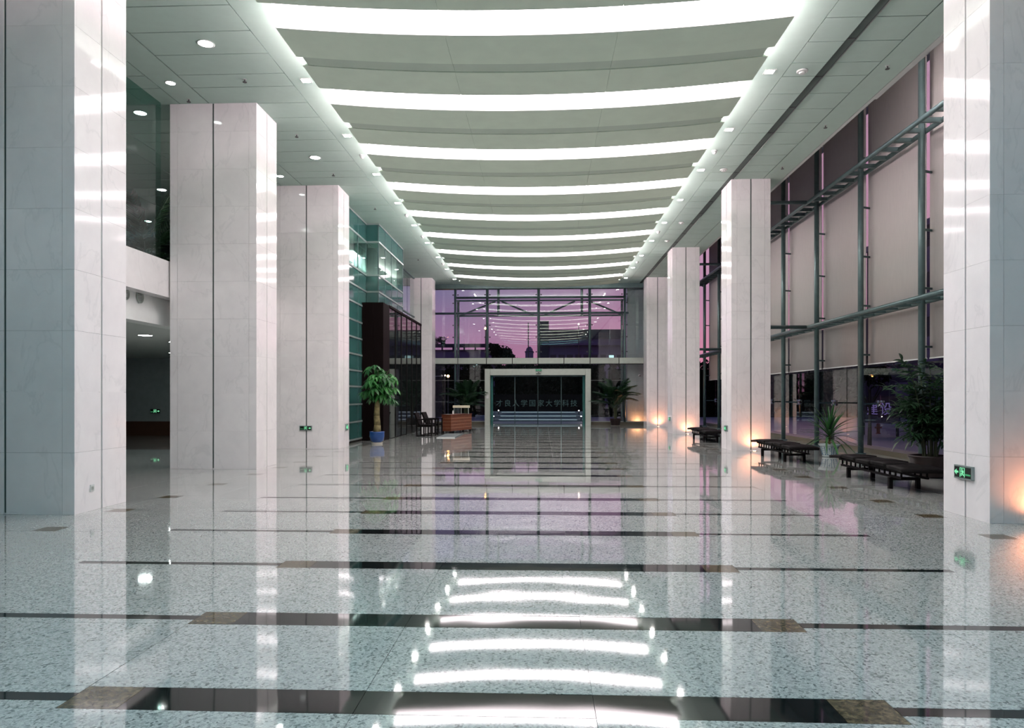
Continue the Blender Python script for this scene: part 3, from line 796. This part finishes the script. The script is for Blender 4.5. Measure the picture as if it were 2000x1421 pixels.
# ================================================================== BENCHES
def make_bench():
    t = thing('waiting_bench', (0, 0, 0), '', 'bench', 'low black benches')
    for i in range(5):
        y0 = -1.45+.58*i
        vs = []; fs = []; nx, ny = 7, 6
        for a in range(nx+1):
            for b in range(ny+1):
                u, v_ = a/nx, b/ny
                z = .40+.022*math.sin(math.pi*u)**.5*math.sin(math.pi*v_)**.5 - (.02 if i % 2 else 0)*u + (.02 if i % 2 else 0)*(1-u)
                if i == 0: z -= .03*(1-v_)**2
                if i == 4: z -= .03*v_**2
                vs.append((-.33+.66*u, y0+.01+.56*v_, z))
        N = len(vs)
        for a in range(nx+1):
            for b in range(ny+1):
                x_, y_, z_ = vs[a*(ny+1)+b]; vs.append((x_*.97, y_, z_-.055))
        for a in range(nx):
            for b in range(ny):
                q = a*(ny+1)+b; f = (q, q+ny+1, q+ny+2, q+1); fs.append(f); fs.append(tuple(p+N for p in f[::-1]))
        rim = [b for b in range(ny+1)] + [a*(ny+1)+ny for a in range(1, nx+1)] + [nx*(ny+1)+b for b in range(ny-1, -1, -1)] + [a*(ny+1) for a in range(nx-1, 0, -1)]
        for p, q in zip(rim, rim[1:]+rim[:1]): fs.append((p, q, q+N, p+N))
        MB().add(vs, fs).obj('seat_pad', 'black_leather', t, smooth=True)
    for x in (-.2, .2):
        MB().box(x-.02, x+.02, -1.25, 1.25, .30, .345).obj('top_rail', 'black_metal', t)
        MB().box(x-.02, x+.02, -1.15, 1.15, .19, .225).obj('lower_rail', 'black_metal', t)
        for k in range(13):
            yv = -1.12+2.24*k/12; piece('baluster', 'black_metal', t, x-.012, x+.012, yv-.012, yv+.012, .225, .30)
        for k in range(5):
            yv = -1.16+.58*k; piece('pad_block', 'black_metal', t, x-.03, x+.03, yv-.03, yv+.03, .345, .375)
    for yv in (-.8, .8):
        piece('leg_beam', 'black_metal', t, -.25, .25, yv-.03, yv+.03, .14, .19)
        for x in (-.22, .22): piece('leg', 'black_metal', t, x-.03, x+.03, yv-.03, yv+.03, 0, .14)
    return t
b0 = make_bench()
for i, (x, yy, rz, lab) in enumerate(((5.91, 12.8, 0, 'low black padded bench nearest the camera, beside the dark potted bush'), (5.82, 17.7, R(1), 'low black padded bench beside the white patterned plant pot'), (5.6, 25.0, R(0), 'low black bench half hidden behind the glowing bench column'))):
    o = b0 if i == 0 else copy_tree(b0)
    o.location = (x, yy, 0); o.rotation_euler = (0, 0, rz); o['label'] = lab

# ================================================================== DESK, CHAIRS
dk = thing('reception_desk', (-3.75, 29.2, 0), 'reddish-brown wooden reception desk with pale horizontal lines', 'desk', None, R(-18))
# local frame: +Y runs along the long front (facing +X), depth to -X
MB().box(-.42, 0, 0, 2.1, .10, .76).obj('body', 'desk_wood', dk)
MB().box(-.44, .02, -.02, 2.12, .76, .785).obj('worktop', 'desk_wood', dk)
for z in (.23, .36, .49, .62): piece('inlay_line', 'desk_line', dk, 0, .004, .01, 2.09, z-.006, z+.006)
for z in (.23, .36, .49, .62): piece('inlay_line', 'desk_line', dk, -.41, -.01, -.004, 0, z-.004, z+.004)
for x, yy in ((-.38, .06), (-.04, .06), (-.38, 2.04), (-.04, 2.04)): piece('foot', 'black_metal', dk, x-.03, x+.03, yy-.03, yy+.03, 0, .10)
t = thing('counter_screen', (-3.78, 30.3, .785), 'cream-topped glass counter screen standing on the reception desk', 'screen')
MB().box(-.02, .68, -.12, .12, .26, .36).obj('top_box', 'cream', t)
for x in (.0, .31, .62): piece('post', 'light_metal', t, x, x+.03, -.03, .0, 0, .26)
MB().box(.03, .64, -.02, -.01, .01, .26).obj('glass_front', 'glass_door', t)
t = thing('white_bottle', (-3.75, 29.85, .785), 'small white bottle on the reception desk', 'bottle')
MB().lathe([(.03, 0), (.032, .02), (.032, .10), (.014, .13), (.012, .15)], 14).obj('body', 'plastic_white', t, smooth=True); MB().cyl((0, 0, .15), (0, 0, .165), .014, 10).obj('cap', 'light_metal', t)
t = thing('paper_sheet', (-3.90, 29.45, .785), 'white sheet of paper lying on the near end of the desk', 'paper')
MB().box(-.09, .09, -.12, .12, .001, .004).obj('sheet', 'plastic_white', t); MB().box(-.09, .09, .09, .12, .004, .012).obj('clip_edge', 'light_metal', t)
t = thing('floor_mat', (-3.55, 27.5, 0), 'thin grey-green mat with a pale edge before the desk', 'mat')
MB().box(-.33, .33, -1.35, 1.35, .004, .03).obj('pad', 'dark_wall', t); MB().box(-.34, .34, -1.38, -1.35, .002, .032).obj('edge_strip', 'plastic_white', t)

def make_chair():
    t = thing('armchair', (0, 0, 0), '', 'chair', 'black armchairs by the desk')
    # faces +X
    MB().box(-.25, .27, -.26, .26, .38, .45).obj('seat', 'black_leather', t)
    n = MB(); vs = [(-.25, -.26, .42), (-.25, .26, .42), (-.44, .26, .88), (-.44, -.26, .88)]
    vs2 = [(x+.06, y, z+.02) for x, y, z in vs]
    n.add(vs+vs2, [(0, 1, 2, 3), (7, 6, 5, 4), (0, 4, 5, 1), (1, 5, 6, 2), (2, 6, 7, 3), (3, 7, 4, 0)]); n.obj('backrest', 'black_leather', t)
    for s_ in (-1, 1):
        piece('armrest', 'black_metal', t, -.34, .32, s_*.29-.03, s_*.29+.03, .62, .655)
        for x in (-.30, .28): piece('leg', 'black_metal', t, x-.022, x+.022, s_*.29-.022, s_*.29+.022, 0, .62)
        piece('side_rail', 'black_metal', t, -.30, .28, s_*.29-.015, s_*.29+.015, .02, .05)
        for x in (-.12, -.03, .06, .15): piece('arm_slat', 'black_metal', t, x-.008, x+.008, s_*.29-.01, s_*.29+.01, .05, .62)
        piece('seat_rail', 'black_metal', t, -.30, .28, s_*.27-.02, s_*.27+.02, .36, .40)
    return t
c0 = make_chair()
for i, (x, yy, rz, lab) in enumerate(((-4.46, 27.35, R(-6), 'black armchair nearer the camera, left of the reception desk'), (-4.40, 28.68, R(-8), 'black armchair farther back, partly behind the nearer one'))):
    o = c0 if i == 0 else copy_tree(c0)
    o.location = (x, yy, 0); o.rotation_euler = (0, 0, rz); o['label'] = lab

# ================================================================== PLANTS
def blade(mb, base, d, up, L, W, droop, n=5, fold=.25):
    """tapered leaf blade from base along d, bending down by droop"""
    base = Vector(base); d = Vector(d).normalized(); side = d.cross(Vector(up)).normalized(); vs = []
    upv = side.cross(d).normalized()
    for i in range(n+1):
        t = i/n; c = base + d*L*t + Vector((0, 0, -1))*droop*L*t*t
        w_ = W*math.sin(math.pi*min(.97, .12+.86*t))**.8*.5 if i < n else 0
        vs += [c-side*w_+upv*w_*fold, c, c+side*w_+upv*w_*fold]
    fs = []
    for i in range(n):
        a = 3*i; fs += [(a, a+1, a+4, a+3), (a+1, a+2, a+5, a+4)]
    mb.add(vs, fs)
def rnd(a, b): return random.uniform(a, b)
# leaf meshes (shared)
def palmate(mat, L=.2, seed=0):
    random.seed(seed); mb = MB(); mb.tube([(0, 0, 0), (.08, 0, .03), (.17, 0, .03)], .004, 5)
    for i in range(6):
        a = R(-100+40*i); blade(mb, (.17, 0, .03), (math.cos(a), math.sin(a), -.15), (0, 0, 1), L*rnd(.85, 1.1)*(1 if 1 < i < 5 else .8), L*.36, .75, 5)
    return mb.mesh('leaf', mat)
def strap(mat, L, W, droop, seed=0):
    mb = MB(); blade(mb, (0, 0, 0), (1, 0, 0), (0, 0, 1), L, W, droop, 8, .3); return mb.mesh('leaf', mat)
def frond(mat, L, seed=0, droop=.5, nl=16, lw=.05, ll=.42):
    random.seed(seed); mb = MB(); pts = []
    for i in range(9):
        t = i/8; pts.append((L*t, 0, L*(.0*t-droop*t*t)))
    mb.tube(pts, [.012*(1-.85*i/8) for i in range(9)], 5)
    for k in range(nl):
        t = .22+.76*k/(nl-1); x = L*t; z = -L*droop*t*t
        for s_ in (-1, 1):
            l_ = ll*math.sin(math.pi*(.15+.72*t))**.7
            blade(mb, (x, 0, z), (.75, s_*.75, -.1+rnd(-.1, .1)), (0, 0, 1), l_*rnd(.85, 1.1), lw, .55, 3)
    return mb.mesh('frond', mat)
def spray(mat, seed=0, L=.45, nl=9, ll=.17, lw=.05):
    random.seed(seed); mb = MB(); mb.tube([(0, 0, 0), (L*.5, 0, .05), (L, 0, 0)], [.005, .004, .002], 5)
    for k in range(nl):
        t = .15+.85*k/(nl-1); s_ = -1 if k % 2 else 1
        blade(mb, (L*t, 0, .05*math.sin(math.pi*t)), (.6, s_*.8*(1 if k < nl-1 else .1), rnd(-.35, .25)), (0, 0, 1), ll*rnd(.8, 1.15), lw, .4, 4)
    return mb.mesh('leaf_spray', mat)
def orient(o, az, el, roll=0):
    o.rotation_euler = (Matrix.Rotation(az, 4, 'Z') @ Matrix.Rotation(-el, 4, 'Y') @ Matrix.Rotation(roll, 4, 'X')).to_euler()
def pot(t, prof, mat, soil_r, soil_z, n=28):
    p_ = MB().lathe(prof, n).obj('pot', mat, t, smooth=True); MB().cyl((0, 0, soil_z-.04), (0, 0, soil_z), soil_r, n).obj('soil', 'soil', t); return p_

# money tree in a blue pot
t = thing('money_tree', (-5.30, 22.75, 0), 'bright green leafy tree with thick trunk in a glossy blue pot', 'potted tree')
MB().lathe([(.17, .0), (.19, .05), (.17, .055)], 24).obj('saucer', 'saucer', t)
pot(t, [(.15, .05), (.21, .12), (.24, .24), (.235, .36), (.245, .40), (.21, .40), (.20, .34)], 'blue_glaze', .205, .37)
tp = [(0, 0, .33), (.01, 0, .6), (-.01, 0, .9), (.0, 0, 1.2), (.015, 0, 1.45), (.02, 0, 1.6)]
MB().tube(tp, [.125, .105, .095, .085, .075, .05], 14).obj('trunk', 'bark', t, smooth=True)
lm = [palmate('leaf_bright', .27, s_) for s_ in range(4)]
random.seed(11)
for b in range(9):
    az = b*2.4+rnd(-.3, .3); h = rnd(1.85, 2.35) if b > 2 else rnd(2.3, 2.45); r_ = rnd(.12, .42)
    e = Vector((r_*math.cos(az), r_*math.sin(az), h)); MB().tube([(0, 0, 1.5), tuple(Vector((0, 0, 1.62))*.5+e*.5), tuple(e)], [.03, .018, .01], 7).obj('branch', 'stem', t)
    for q in range(8):
        az2 = az+q*.8+rnd(-.3, .3); back = rnd(.0, .35)
        o = link('leaf', lm[(b+q) % 4], t, tuple(e*(1-back*.3)+Vector((0, 0, rnd(-.30, .08)))), None, None)
        orient(o, az2, rnd(-.5, .45), rnd(-.3, .3)); sc = rnd(.8, 1.15); o.scale = (sc, sc, sc)

# spiky plant in the white patterned pot
t = thing('dracaena_plant', (7.2, 18.35, 0), 'spiky plant with strap leaves in a white and blue patterned pot', 'potted plant')
pot(t, [(.15, 0), (.17, .02), (.17, .05), (.22, .26), (.265, .31), (.27, .325), (.235, .325), (.22, .29)], 'white_glaze', .225, .30, 8 if False else 28)
for i in range(8):
    a = 2*math.pi*i/8+R(-110)
    fr = MB(); 
    for (u0, u1, z0, z1) in ((-.055, .055, .265, .28), (-.055, .055, .055, .07), (-.055, -.045, .07, .265), (.045, .055, .07, .265), (-.025, .025, .10, .115), (-.025, .025, .15, .165), (-.025, .025, .20, .215), (-.004, .004, .09, .235)):
        fr.box(u0, u1, -.004, .004, z0, z1)
    fr.v = [(x, y - (.164+(z-.05)*.245), z) for x, y, z in fr.v]
    o = fr.obj('blue_motif', 'blue_paint', t); o.rotation_euler = (0, 0, a); o['kind'] = 'stuff'
random.seed(5)
sm_ = [strap('leaf_mid', l_, .06, d_) for l_, d_ in ((.80, .12), (.85, .3), (.88, .6), (.90, .95))]; sd_ = [strap('leaf_dark', .85, .055, d_) for d_ in (.5, .9)]
MB().tube([(0, 0, .3), (.01, 0, .5), (0, 0, .62)], [.03, .028, .025], 8).obj('stem', 'bark', t)
for i in range(52):
    f = i/51; az = i*2.4; el = R(86-70*f+rnd(-6, 6))
    o = link('leaf', sm_[min(3, int(f*4))] if i % 3 else sd_[int(f > .5)], t, (0, 0, .40+.2*(1-f))); orient(o, az, el, rnd(-.2, .2))
    sc = rnd(.8, 1.08); o.scale = (sc, sc, sc)

# tall dark bush in the dark pot
def bush(name, loc, label, h, pr, n_st, mat, seed, potmat='dark_pot', spread=.45, per=9, cat='potted plant', group=None):
    t = thing(name, loc, label, cat, group)
    pot(t, [(pr*.62, 0), (pr*.78, .04), (pr*.9, .22), (pr*.95, .34), (pr*1.05, .38), (pr*1.05, .41), (pr*.88, .41), (pr*.85, .36)], potmat, pr*.86, .375)
    sp_ = [spray(mat, s_) for s_ in range(3)]
    random.seed(seed)
    for i in range(n_st):
        az = i*2.4; r0 = rnd(.02, pr*.5); lean = rnd(.12, 1)*spread; hh = h*rnd(.55, 1.0) if i else h
        a = Vector((r0*math.cos(az), r0*math.sin(az), .33)); b = Vector((lean*math.cos(az), lean*math.sin(az), hh-.12)); mdl = a*.5+b*.5+Vector((-.12*lean*math.cos(az), -.12*lean*math.sin(az), .1))
        MB().tube([tuple(a), tuple(mdl), tuple(b)], [.014, .011, .005], 6).obj('stalk', 'stem', t)
        for q in range(per):
            u = .30+.70*q/(per-1); p_ = a*(1-u)**2+mdl*2*u*(1-u)+b*u*u
            o = link('leaf_spray', sp_[q % 3], t, tuple(p_)); orient(o, az+q*2.1+rnd(-.5, .5), rnd(-.35, .75)); sc = rnd(.75, 1.2); o.scale = (sc, sc, sc)
    return t
bush('leafy_bush', (7.25, 13.75, 0), 'tall dark leafy bush in a round dark pot behind the nearest bench', 2.2, .36, 20, 'leaf_dark', 3, spread=.62, per=13)

# areca palms by the entrance
def palm(loc, label, h, seed, mat='leaf_dark', potted=True, nf=30, pr=.3, L=.88, group='palms by the entrance', name='areca_palm'):
    t = thing(name, loc, label, 'palm', group)
    if potted: pot(t, [(pr*.7, 0), (pr*.75, .02), (pr*.98, .34), (pr, .38), (pr*.85, .38), (pr*.84, .33)], 'dark_pot', pr*.84, .35)
    if potted: MB().lathe([(pr*.8, 0), (pr*.85, .012)], 20).obj('saucer', 'saucer', t)
    fm = [frond(mat, L, s_, d_) for s_, d_ in ((1, .28), (2, .5), (3, .75))]
    random.seed(seed); z0 = .35 if potted else 0
    for i in range(nf):
        f = i/(nf-1); az = i*2.4+rnd(-.2, .2); el = R(84-50*f); zz = z0+(h-L-z0)*rnd(.35, 1.0)
        b = Vector((.10*math.cos(az), .10*math.sin(az), zz))
        MB().tube([(.06*math.cos(az), .06*math.sin(az), z0), tuple(b)], [.014, .010], 6).obj('cane', 'stem', t)
        o = link('frond', fm[min(2, int(f*3))], t, tuple(b)); orient(o, az, el); sc = rnd(.85, 1.15); o.scale = (sc, sc, sc)
    return t
palm((3.8, 37.7, 0), 'dark feathery palm in a black pot right of the entrance door', 2.5, 2)
palm((-4.05, 37.75, 0), 'dark feathery palm behind the reception desk left of the door', 2.45, 4)
palm((-10.2, 18.0, 4.15), 'palm leaves hanging high over the mezzanine rail', 2.7, 6, 'leaf_dark', True, 12, .25, 1.3, 'mezzanine plants', 'mezzanine_palm')
bush('mezzanine_bush', (-8.75, 16.45, 4.15), 'small green bush behind the mezzanine parapet beside the second left column', .75, .2, 7, 'leaf_dark', 8, spread=.3, per=5, group='mezzanine plants')

# ================================================================== OUTSIDE
gd = MB().box(-300, 300, -60, 700, -.35, -.25); tag(gd.obj('ground', 'road'), kind='structure')
pv = MB().box(-8, 30, YF+.1, 56, -.25, -.06).box(9.3, 20, -10, YF+.1, -.25, -.06)
tag(pv.obj('ground_pavement', 'pavement'), kind='structure')
lwn = MB().box(-60, 60, 56, 100, -.25, -.08); tag(lwn.obj('ground_lawn', 'lawn_dark'), kind='structure')
# exterior wing wall with an orange uplight
t = thing('outer_wing_wall', (5.06, 39.75, 0), 'stone pier outside the right end of the glass wall', 'pier')
for i in range(10):
    z0, z1 = .78*i-.06, .78*(i+1)-.06
    for a, b in ((-.45, .0), (.0, .5)): piece('stone_slab', 'wing_stone', t, a+.003, b-.003, -.3, .3, z0+.003, z1-.003)
uplight(5.15, 39.25, 'orange ground uplight outside at the stone pier', 2.2, -.06)

# water steps with line lights and the stone sign
t = thing('water_steps', (-.3, 46, -.06), 'low blue-grey lit water steps outside the entrance', 'water feature')
for i, (y0, z) in enumerate(((0, .14), (1.4, .34), (2.8, .56))):
    st = MB().box(-3.3, 3.4, y0, y0+1.4, 0, z).obj('step', 'step_stone', t)
    MB().box(-2.5, 2.5, y0-.02, y0, z-.05, z-.015).obj('line_light', 'line_light', st)
for i, (x, y0, z) in enumerate(((-2.85, -.1, .30), (2.75, -.1, .30), (-2.7, 2.7, .62), (2.75, 2.7, .62), (-2.9, -2.5, 0.0))):
    b = MB().cyl((x, y0, max(z-.25, 0)), (x, y0, z), .03, 8).obj('lamp_stub', 'plastic_dark', t); MB().lathe([(.02, 0), (.045, .03), (.02, .06)], 10, (x, y0, z)).obj('lamp_head', 'fountain_lamp', b)
t = thing('stone_sign', (-.3, 52, -.06), 'long dark stone sign with pale Chinese characters outside the entrance', 'sign')
MB().box(-4.4, 3.6, 0, .6, 0, 1.75).obj('slab', 'sign_stone', t)
MB().box(-4.6, 3.8, -.1, .7, 0, .25).obj('plinth', 'step_stone', t)
for i, ch in enumerate('才良人学国家大学科技'):
    x = -2.85+.60*i
    link('character', text_mesh(ch, .52, 'letter_glow', 'character', .01), t, (x, -.015, 1.08), (R(90), 0, 0))

def hedge(name, x0, x1, y0, y1, h, label, seed, mat='leaf_night', n=2600, ls=.28, cat='hedge'):
    t = thing(name, ((x0+x1)/2, (y0+y1)/2, -.08), label, cat, 'dark hedges outside'); random.seed(seed)
    hx_, hy_ = (x1-x0)/2, (y1-y0)/2
    MB().box(-hx_, hx_, -hy_, hy_, 0, h*.86).obj('core', 'lawn_dark', t)
    mb = MB()
    for i in range(n):
        x = rnd(-hx_, hx_); yv = -hy_+rnd(-.25, .1); z = rnd(0, h)
        if i % 3 == 0: yv = rnd(-hy_, hy_); z = h*rnd(.84, 1.03)
        a = Vector((rnd(-1, 1), rnd(-1, 1), rnd(-1, 1))).normalized()*ls; b = Vector((rnd(-1, 1), rnd(-1, 1), rnd(-1, 1))).normalized()*ls*.6; c = Vector((x, yv, z))
        mb.add([c-a, c+b, c+a, c-b], [(0, 1, 2, 3)])
    tag(mb.obj('foliage', mat, t), kind='stuff')
hedge('hedge', -26, -4.5, 60, 63, 4.5, 'tall dark hedge across the street left of the entrance', 1)
hedge('hedge', -4.3, 5.5, 64, 66, 4.4, 'tall dark hedge straight beyond the entrance door', 2)
hedge('hedge', 5.7, 26, 60, 63, 4.5, 'tall dark hedge across the street right of the entrance', 3)
def tree(name, loc, h, cr, label, seed, n=1500, ls=.3, mat='leaf_night', flat=.8, group='trees outside'):
    t = thing(name, loc, label, 'tree', group); random.seed(seed)
    MB().tube([(0, 0, 0), (.05*h*.1, 0, h*.35), (0, 0, h*.62)], [.035*h*.7, .025*h*.7, .01*h], 8).obj('trunk', 'trunk_dark', t)
    for i in range(6):
        az = i*1.05; MB().tube([(0, 0, h*.42), (cr*.6*math.cos(az), cr*.6*math.sin(az), h*.62+.1*cr*(i % 3))], [.012*h, .004*h], 6).obj('branch', 'trunk_dark', t)
    blobs = [(Vector((rnd(-.6, .6)*cr, rnd(-.6, .6)*cr, h-cr*flat+rnd(-.55, .5)*cr*flat)), cr*rnd(.3, .55)) for _ in range(11)]
    mb = MB()
    for i in range(n):
        c0_, r_ = blobs[i % 11]; d_ = Vector((rnd(-1, 1), rnd(-1, 1), rnd(-1, 1))).normalized()*r_*rnd(.5, 1.05); c = c0_+d_
        a = Vector((rnd(-1, 1), rnd(-1, 1), rnd(-1, 1))).normalized()*ls; b = a.cross(Vector((rnd(-1, 1), rnd(-1, 1), 1))).normalized()*ls*.45
        mb.add([c-a, c+b, c+a, c-b], [(0, 1, 2, 3)])
    tag(mb.obj('foliage', mat, t), kind='stuff')
tree('round_tree', (-4.7, 82, -.08), 7.9, 1.75, 'dark round tree silhouette against the pink sky left of centre', 1, 1700, .22)
tree('slim_tree', (-12.3, 84, -.08), 8.9, .9, 'thin dark treetop rising above the low building at left', 2, 260, .2)
tree('small_tree', (10.4, 23.3, -.06), 2.9, .62, 'small dark tree outside the side window behind the white pot', 3, 420, .13)
tree('small_tree', (10.4, 26.2, -.06), 2.6, .5, 'smaller dark tree outside the side window beside the bench column', 4, 320, .12)
tree('small_tree', (10.3, 17.3, -.06), 2.6, .6, 'dark shrub tree outside the side window behind the tall bush', 5, 320, .13)
tree('small_tree', (6.3, 43.5, -.06), 2.6, .95, 'dark shrub tree outside by the stone pier', 6, 500, .2)

# buildings
def building(name, loc, sx, sy, sz, label, wmat, wins, roof_h=.6, roof=None):
    t = thing(name, loc, label, 'building', 'buildings beyond the entrance')
    MB().box(-sx/2, sx/2, 0, sy, 0, sz).obj('wall', wmat, t)
    MB().box(-sx/2-.25, sx/2+.25, -.3, sy+.3, sz, sz+roof_h).obj('roof_edge', 'concrete_dark', t)
    nx, zs, ww, wh, lit = wins
    for zi, z in enumerate(zs):
        for i in range(nx):
            x = -sx/2+sx*(i+.5)/nx
            wi = piece('window', 'concrete_dark', t, x-ww/2-.08, x+ww/2+.08, -.10, 0, z-.08, z+wh+.08)
            MB().box(-ww/2, ww/2, -.06, -.055, -wh/2, wh/2).obj('pane', 'lit_window' if (zi, i) in lit else 'win_dark', wi)
    return t
bl = building('low_building', (-13.2, 112, -.25), 12.2, 10, 9.0, 'long low building with a roof pergola behind the left glass', 'concrete_far', (9, (2.4, 6.4), .75, 1.0, {(1, 6)}), .15)
for i in range(8):
    x = -6.1+12.2*i/7; piece('pergola_post', 'concrete_dark', bl, x-.12, x+.12, .2, .5, 9.15, 9.55)
MB().box(-6.4, 6.3, .0, .7, 9.55, 10.1).obj('pergola_beam', 'concrete_dark', bl)
br_ = building('wide_building', (9.2, 118, -.25), 19.0, 14, 11.3, 'wide dark building with two lit windows behind the right glass', 'concrete_far', (14, (1.6, 4.6, 7.3), .8, 1.3, {(2, 8), (2, 12), (1, 4)}), 1.5)
MB().box(-9.9, -8.2, -.5, 3, 0, 14.2).obj('stair_tower', 'concrete_dark', br_)
MB().box(-9.3, 9.3, -.9, 0, 10.2, 10.6).obj('canopy_edge', 'concrete_far', br_)
t = building('distant_tower', (-6.2, 330, -.25), 3.6, 8, 22.5, 'pale distant high-rise between tree and wide building', 'concrete_far', (3, (4, 8, 12, 16), .7, 2.2, set()), .3)
MB().lathe([(1.8, 22.5), (1.5, 24.0), (.6, 25.2)], 14).obj('rounded_top', 'concrete_far', t, (0, 4, 0))
building('distant_block', (-14, 300, -.25), 9.5, 8, 12.5, 'small distant block low on the pink horizon', 'concrete_far', (6, (3, 7), .7, 1.8, set()), .3)
# side street building to the right
sb = thing('side_building', (31, 45, -.25), 'dark building across the side street behind the blinds', 'building', 'buildings beyond the entrance')
MB().box(0, 12, -60, 25, 0, 15.5).obj('wall', 'concrete_dark', sb)
for j in range(16):
    for z in (1.0, 4.6, 8.2, 11.8):
        wi = piece('window', 'concrete_far', sb, -.15, 0, -52+4.6*j, -52+4.6*j+2.2, z, z+2.0)
MB().box(-.3, 12, -60, 25, 15.5, 16.0).obj('roof_edge', 'concrete_far', sb)
MB().box(0, 12, 25, 90, 0, 9.2).obj('annex', 'concrete_dark', sb)

# lamps, mast, hydrant, made-up violet board
def street_lamp(loc, h, label, glow='street_lamp_glow', r_=.10):
    t = thing('street_lamp', loc, label, 'street lamp', 'street lamps outside')
    MB().tube([(0, 0, 0), (0, 0, h*.6), (0, 0, h)], [.07, .055, .04], 8).obj('pole', 'plastic_dark', t)
    MB().lathe([(.03, 0), (r_, r_*.6), (r_, r_*1.4), (.03, r_*2)], 12, (0, 0, h)).obj('lamp_globe', glow, t)
street_lamp((-7.55, 57, -.08), 3.15, 'bright orange street lamp glowing behind the left lower glass')
street_lamp((-8.0, 58.5, -.08), 3.3, 'small orange street lamp left of the brighter one', 'lamp_white', .05)
street_lamp((-5.6, 70, -.08), 8.2, 'tall street lamp with an orange point of light beside the glass post')
street_lamp((4.6, 92, -.08), 10.8, 'tall lamp before the wide building with a pale light', 'lamp_white', .10)
t = thing('radio_mast', (-1.9, 95, -.25), 'thin dark mast against the sky right of the round tree', 'mast')
MB().cyl((0, 0, 0), (0, 0, 11.6), .07, 8).obj('pole', 'plastic_dark', t)
for z in (8.2, 9.4, 10.4): piece('cross_arm', 'plastic_dark', t, -.25, .25, -.03, .03, z-.03, z+.03)
t = thing('fire_hydrant', (14.2, 31.0, -.06), 'small red hydrant on the pavement outside the side window', 'hydrant')
MB().lathe([(.10, 0), (.10, .03), (.07, .05), (.07, .34), (.085, .36), (.06, .44), (.02, .48)], 14).obj('barrel', 'hydrant_red', t); MB().cyl((-.13, 0, .27), (.13, 0, .27), .04, 10).obj('nozzle', 'hydrant_red', t)
t = thing('reflection_board', (13.6, 29.6, -.06), 'made-up dark board with violet characters standing in for a window reflection', 'sign', None, R(-65))  # made-up board; its glowing characters stand in for a reflection in the glass
MB().box(-.9, .9, 0, .08, .5, 1.6).obj('board', 'win_dark', t)
for x in (-.8, .8): piece('leg', 'plastic_dark', t, x-.04, x+.04, .0, .08, 0, .5)
for i, ch in enumerate('建设'): link('character', text_mesh(ch, .55, 'violet_reflection', 'character', .005), t, (-.32+.64*i, -.012, 1.05), (R(90), 0, 0))
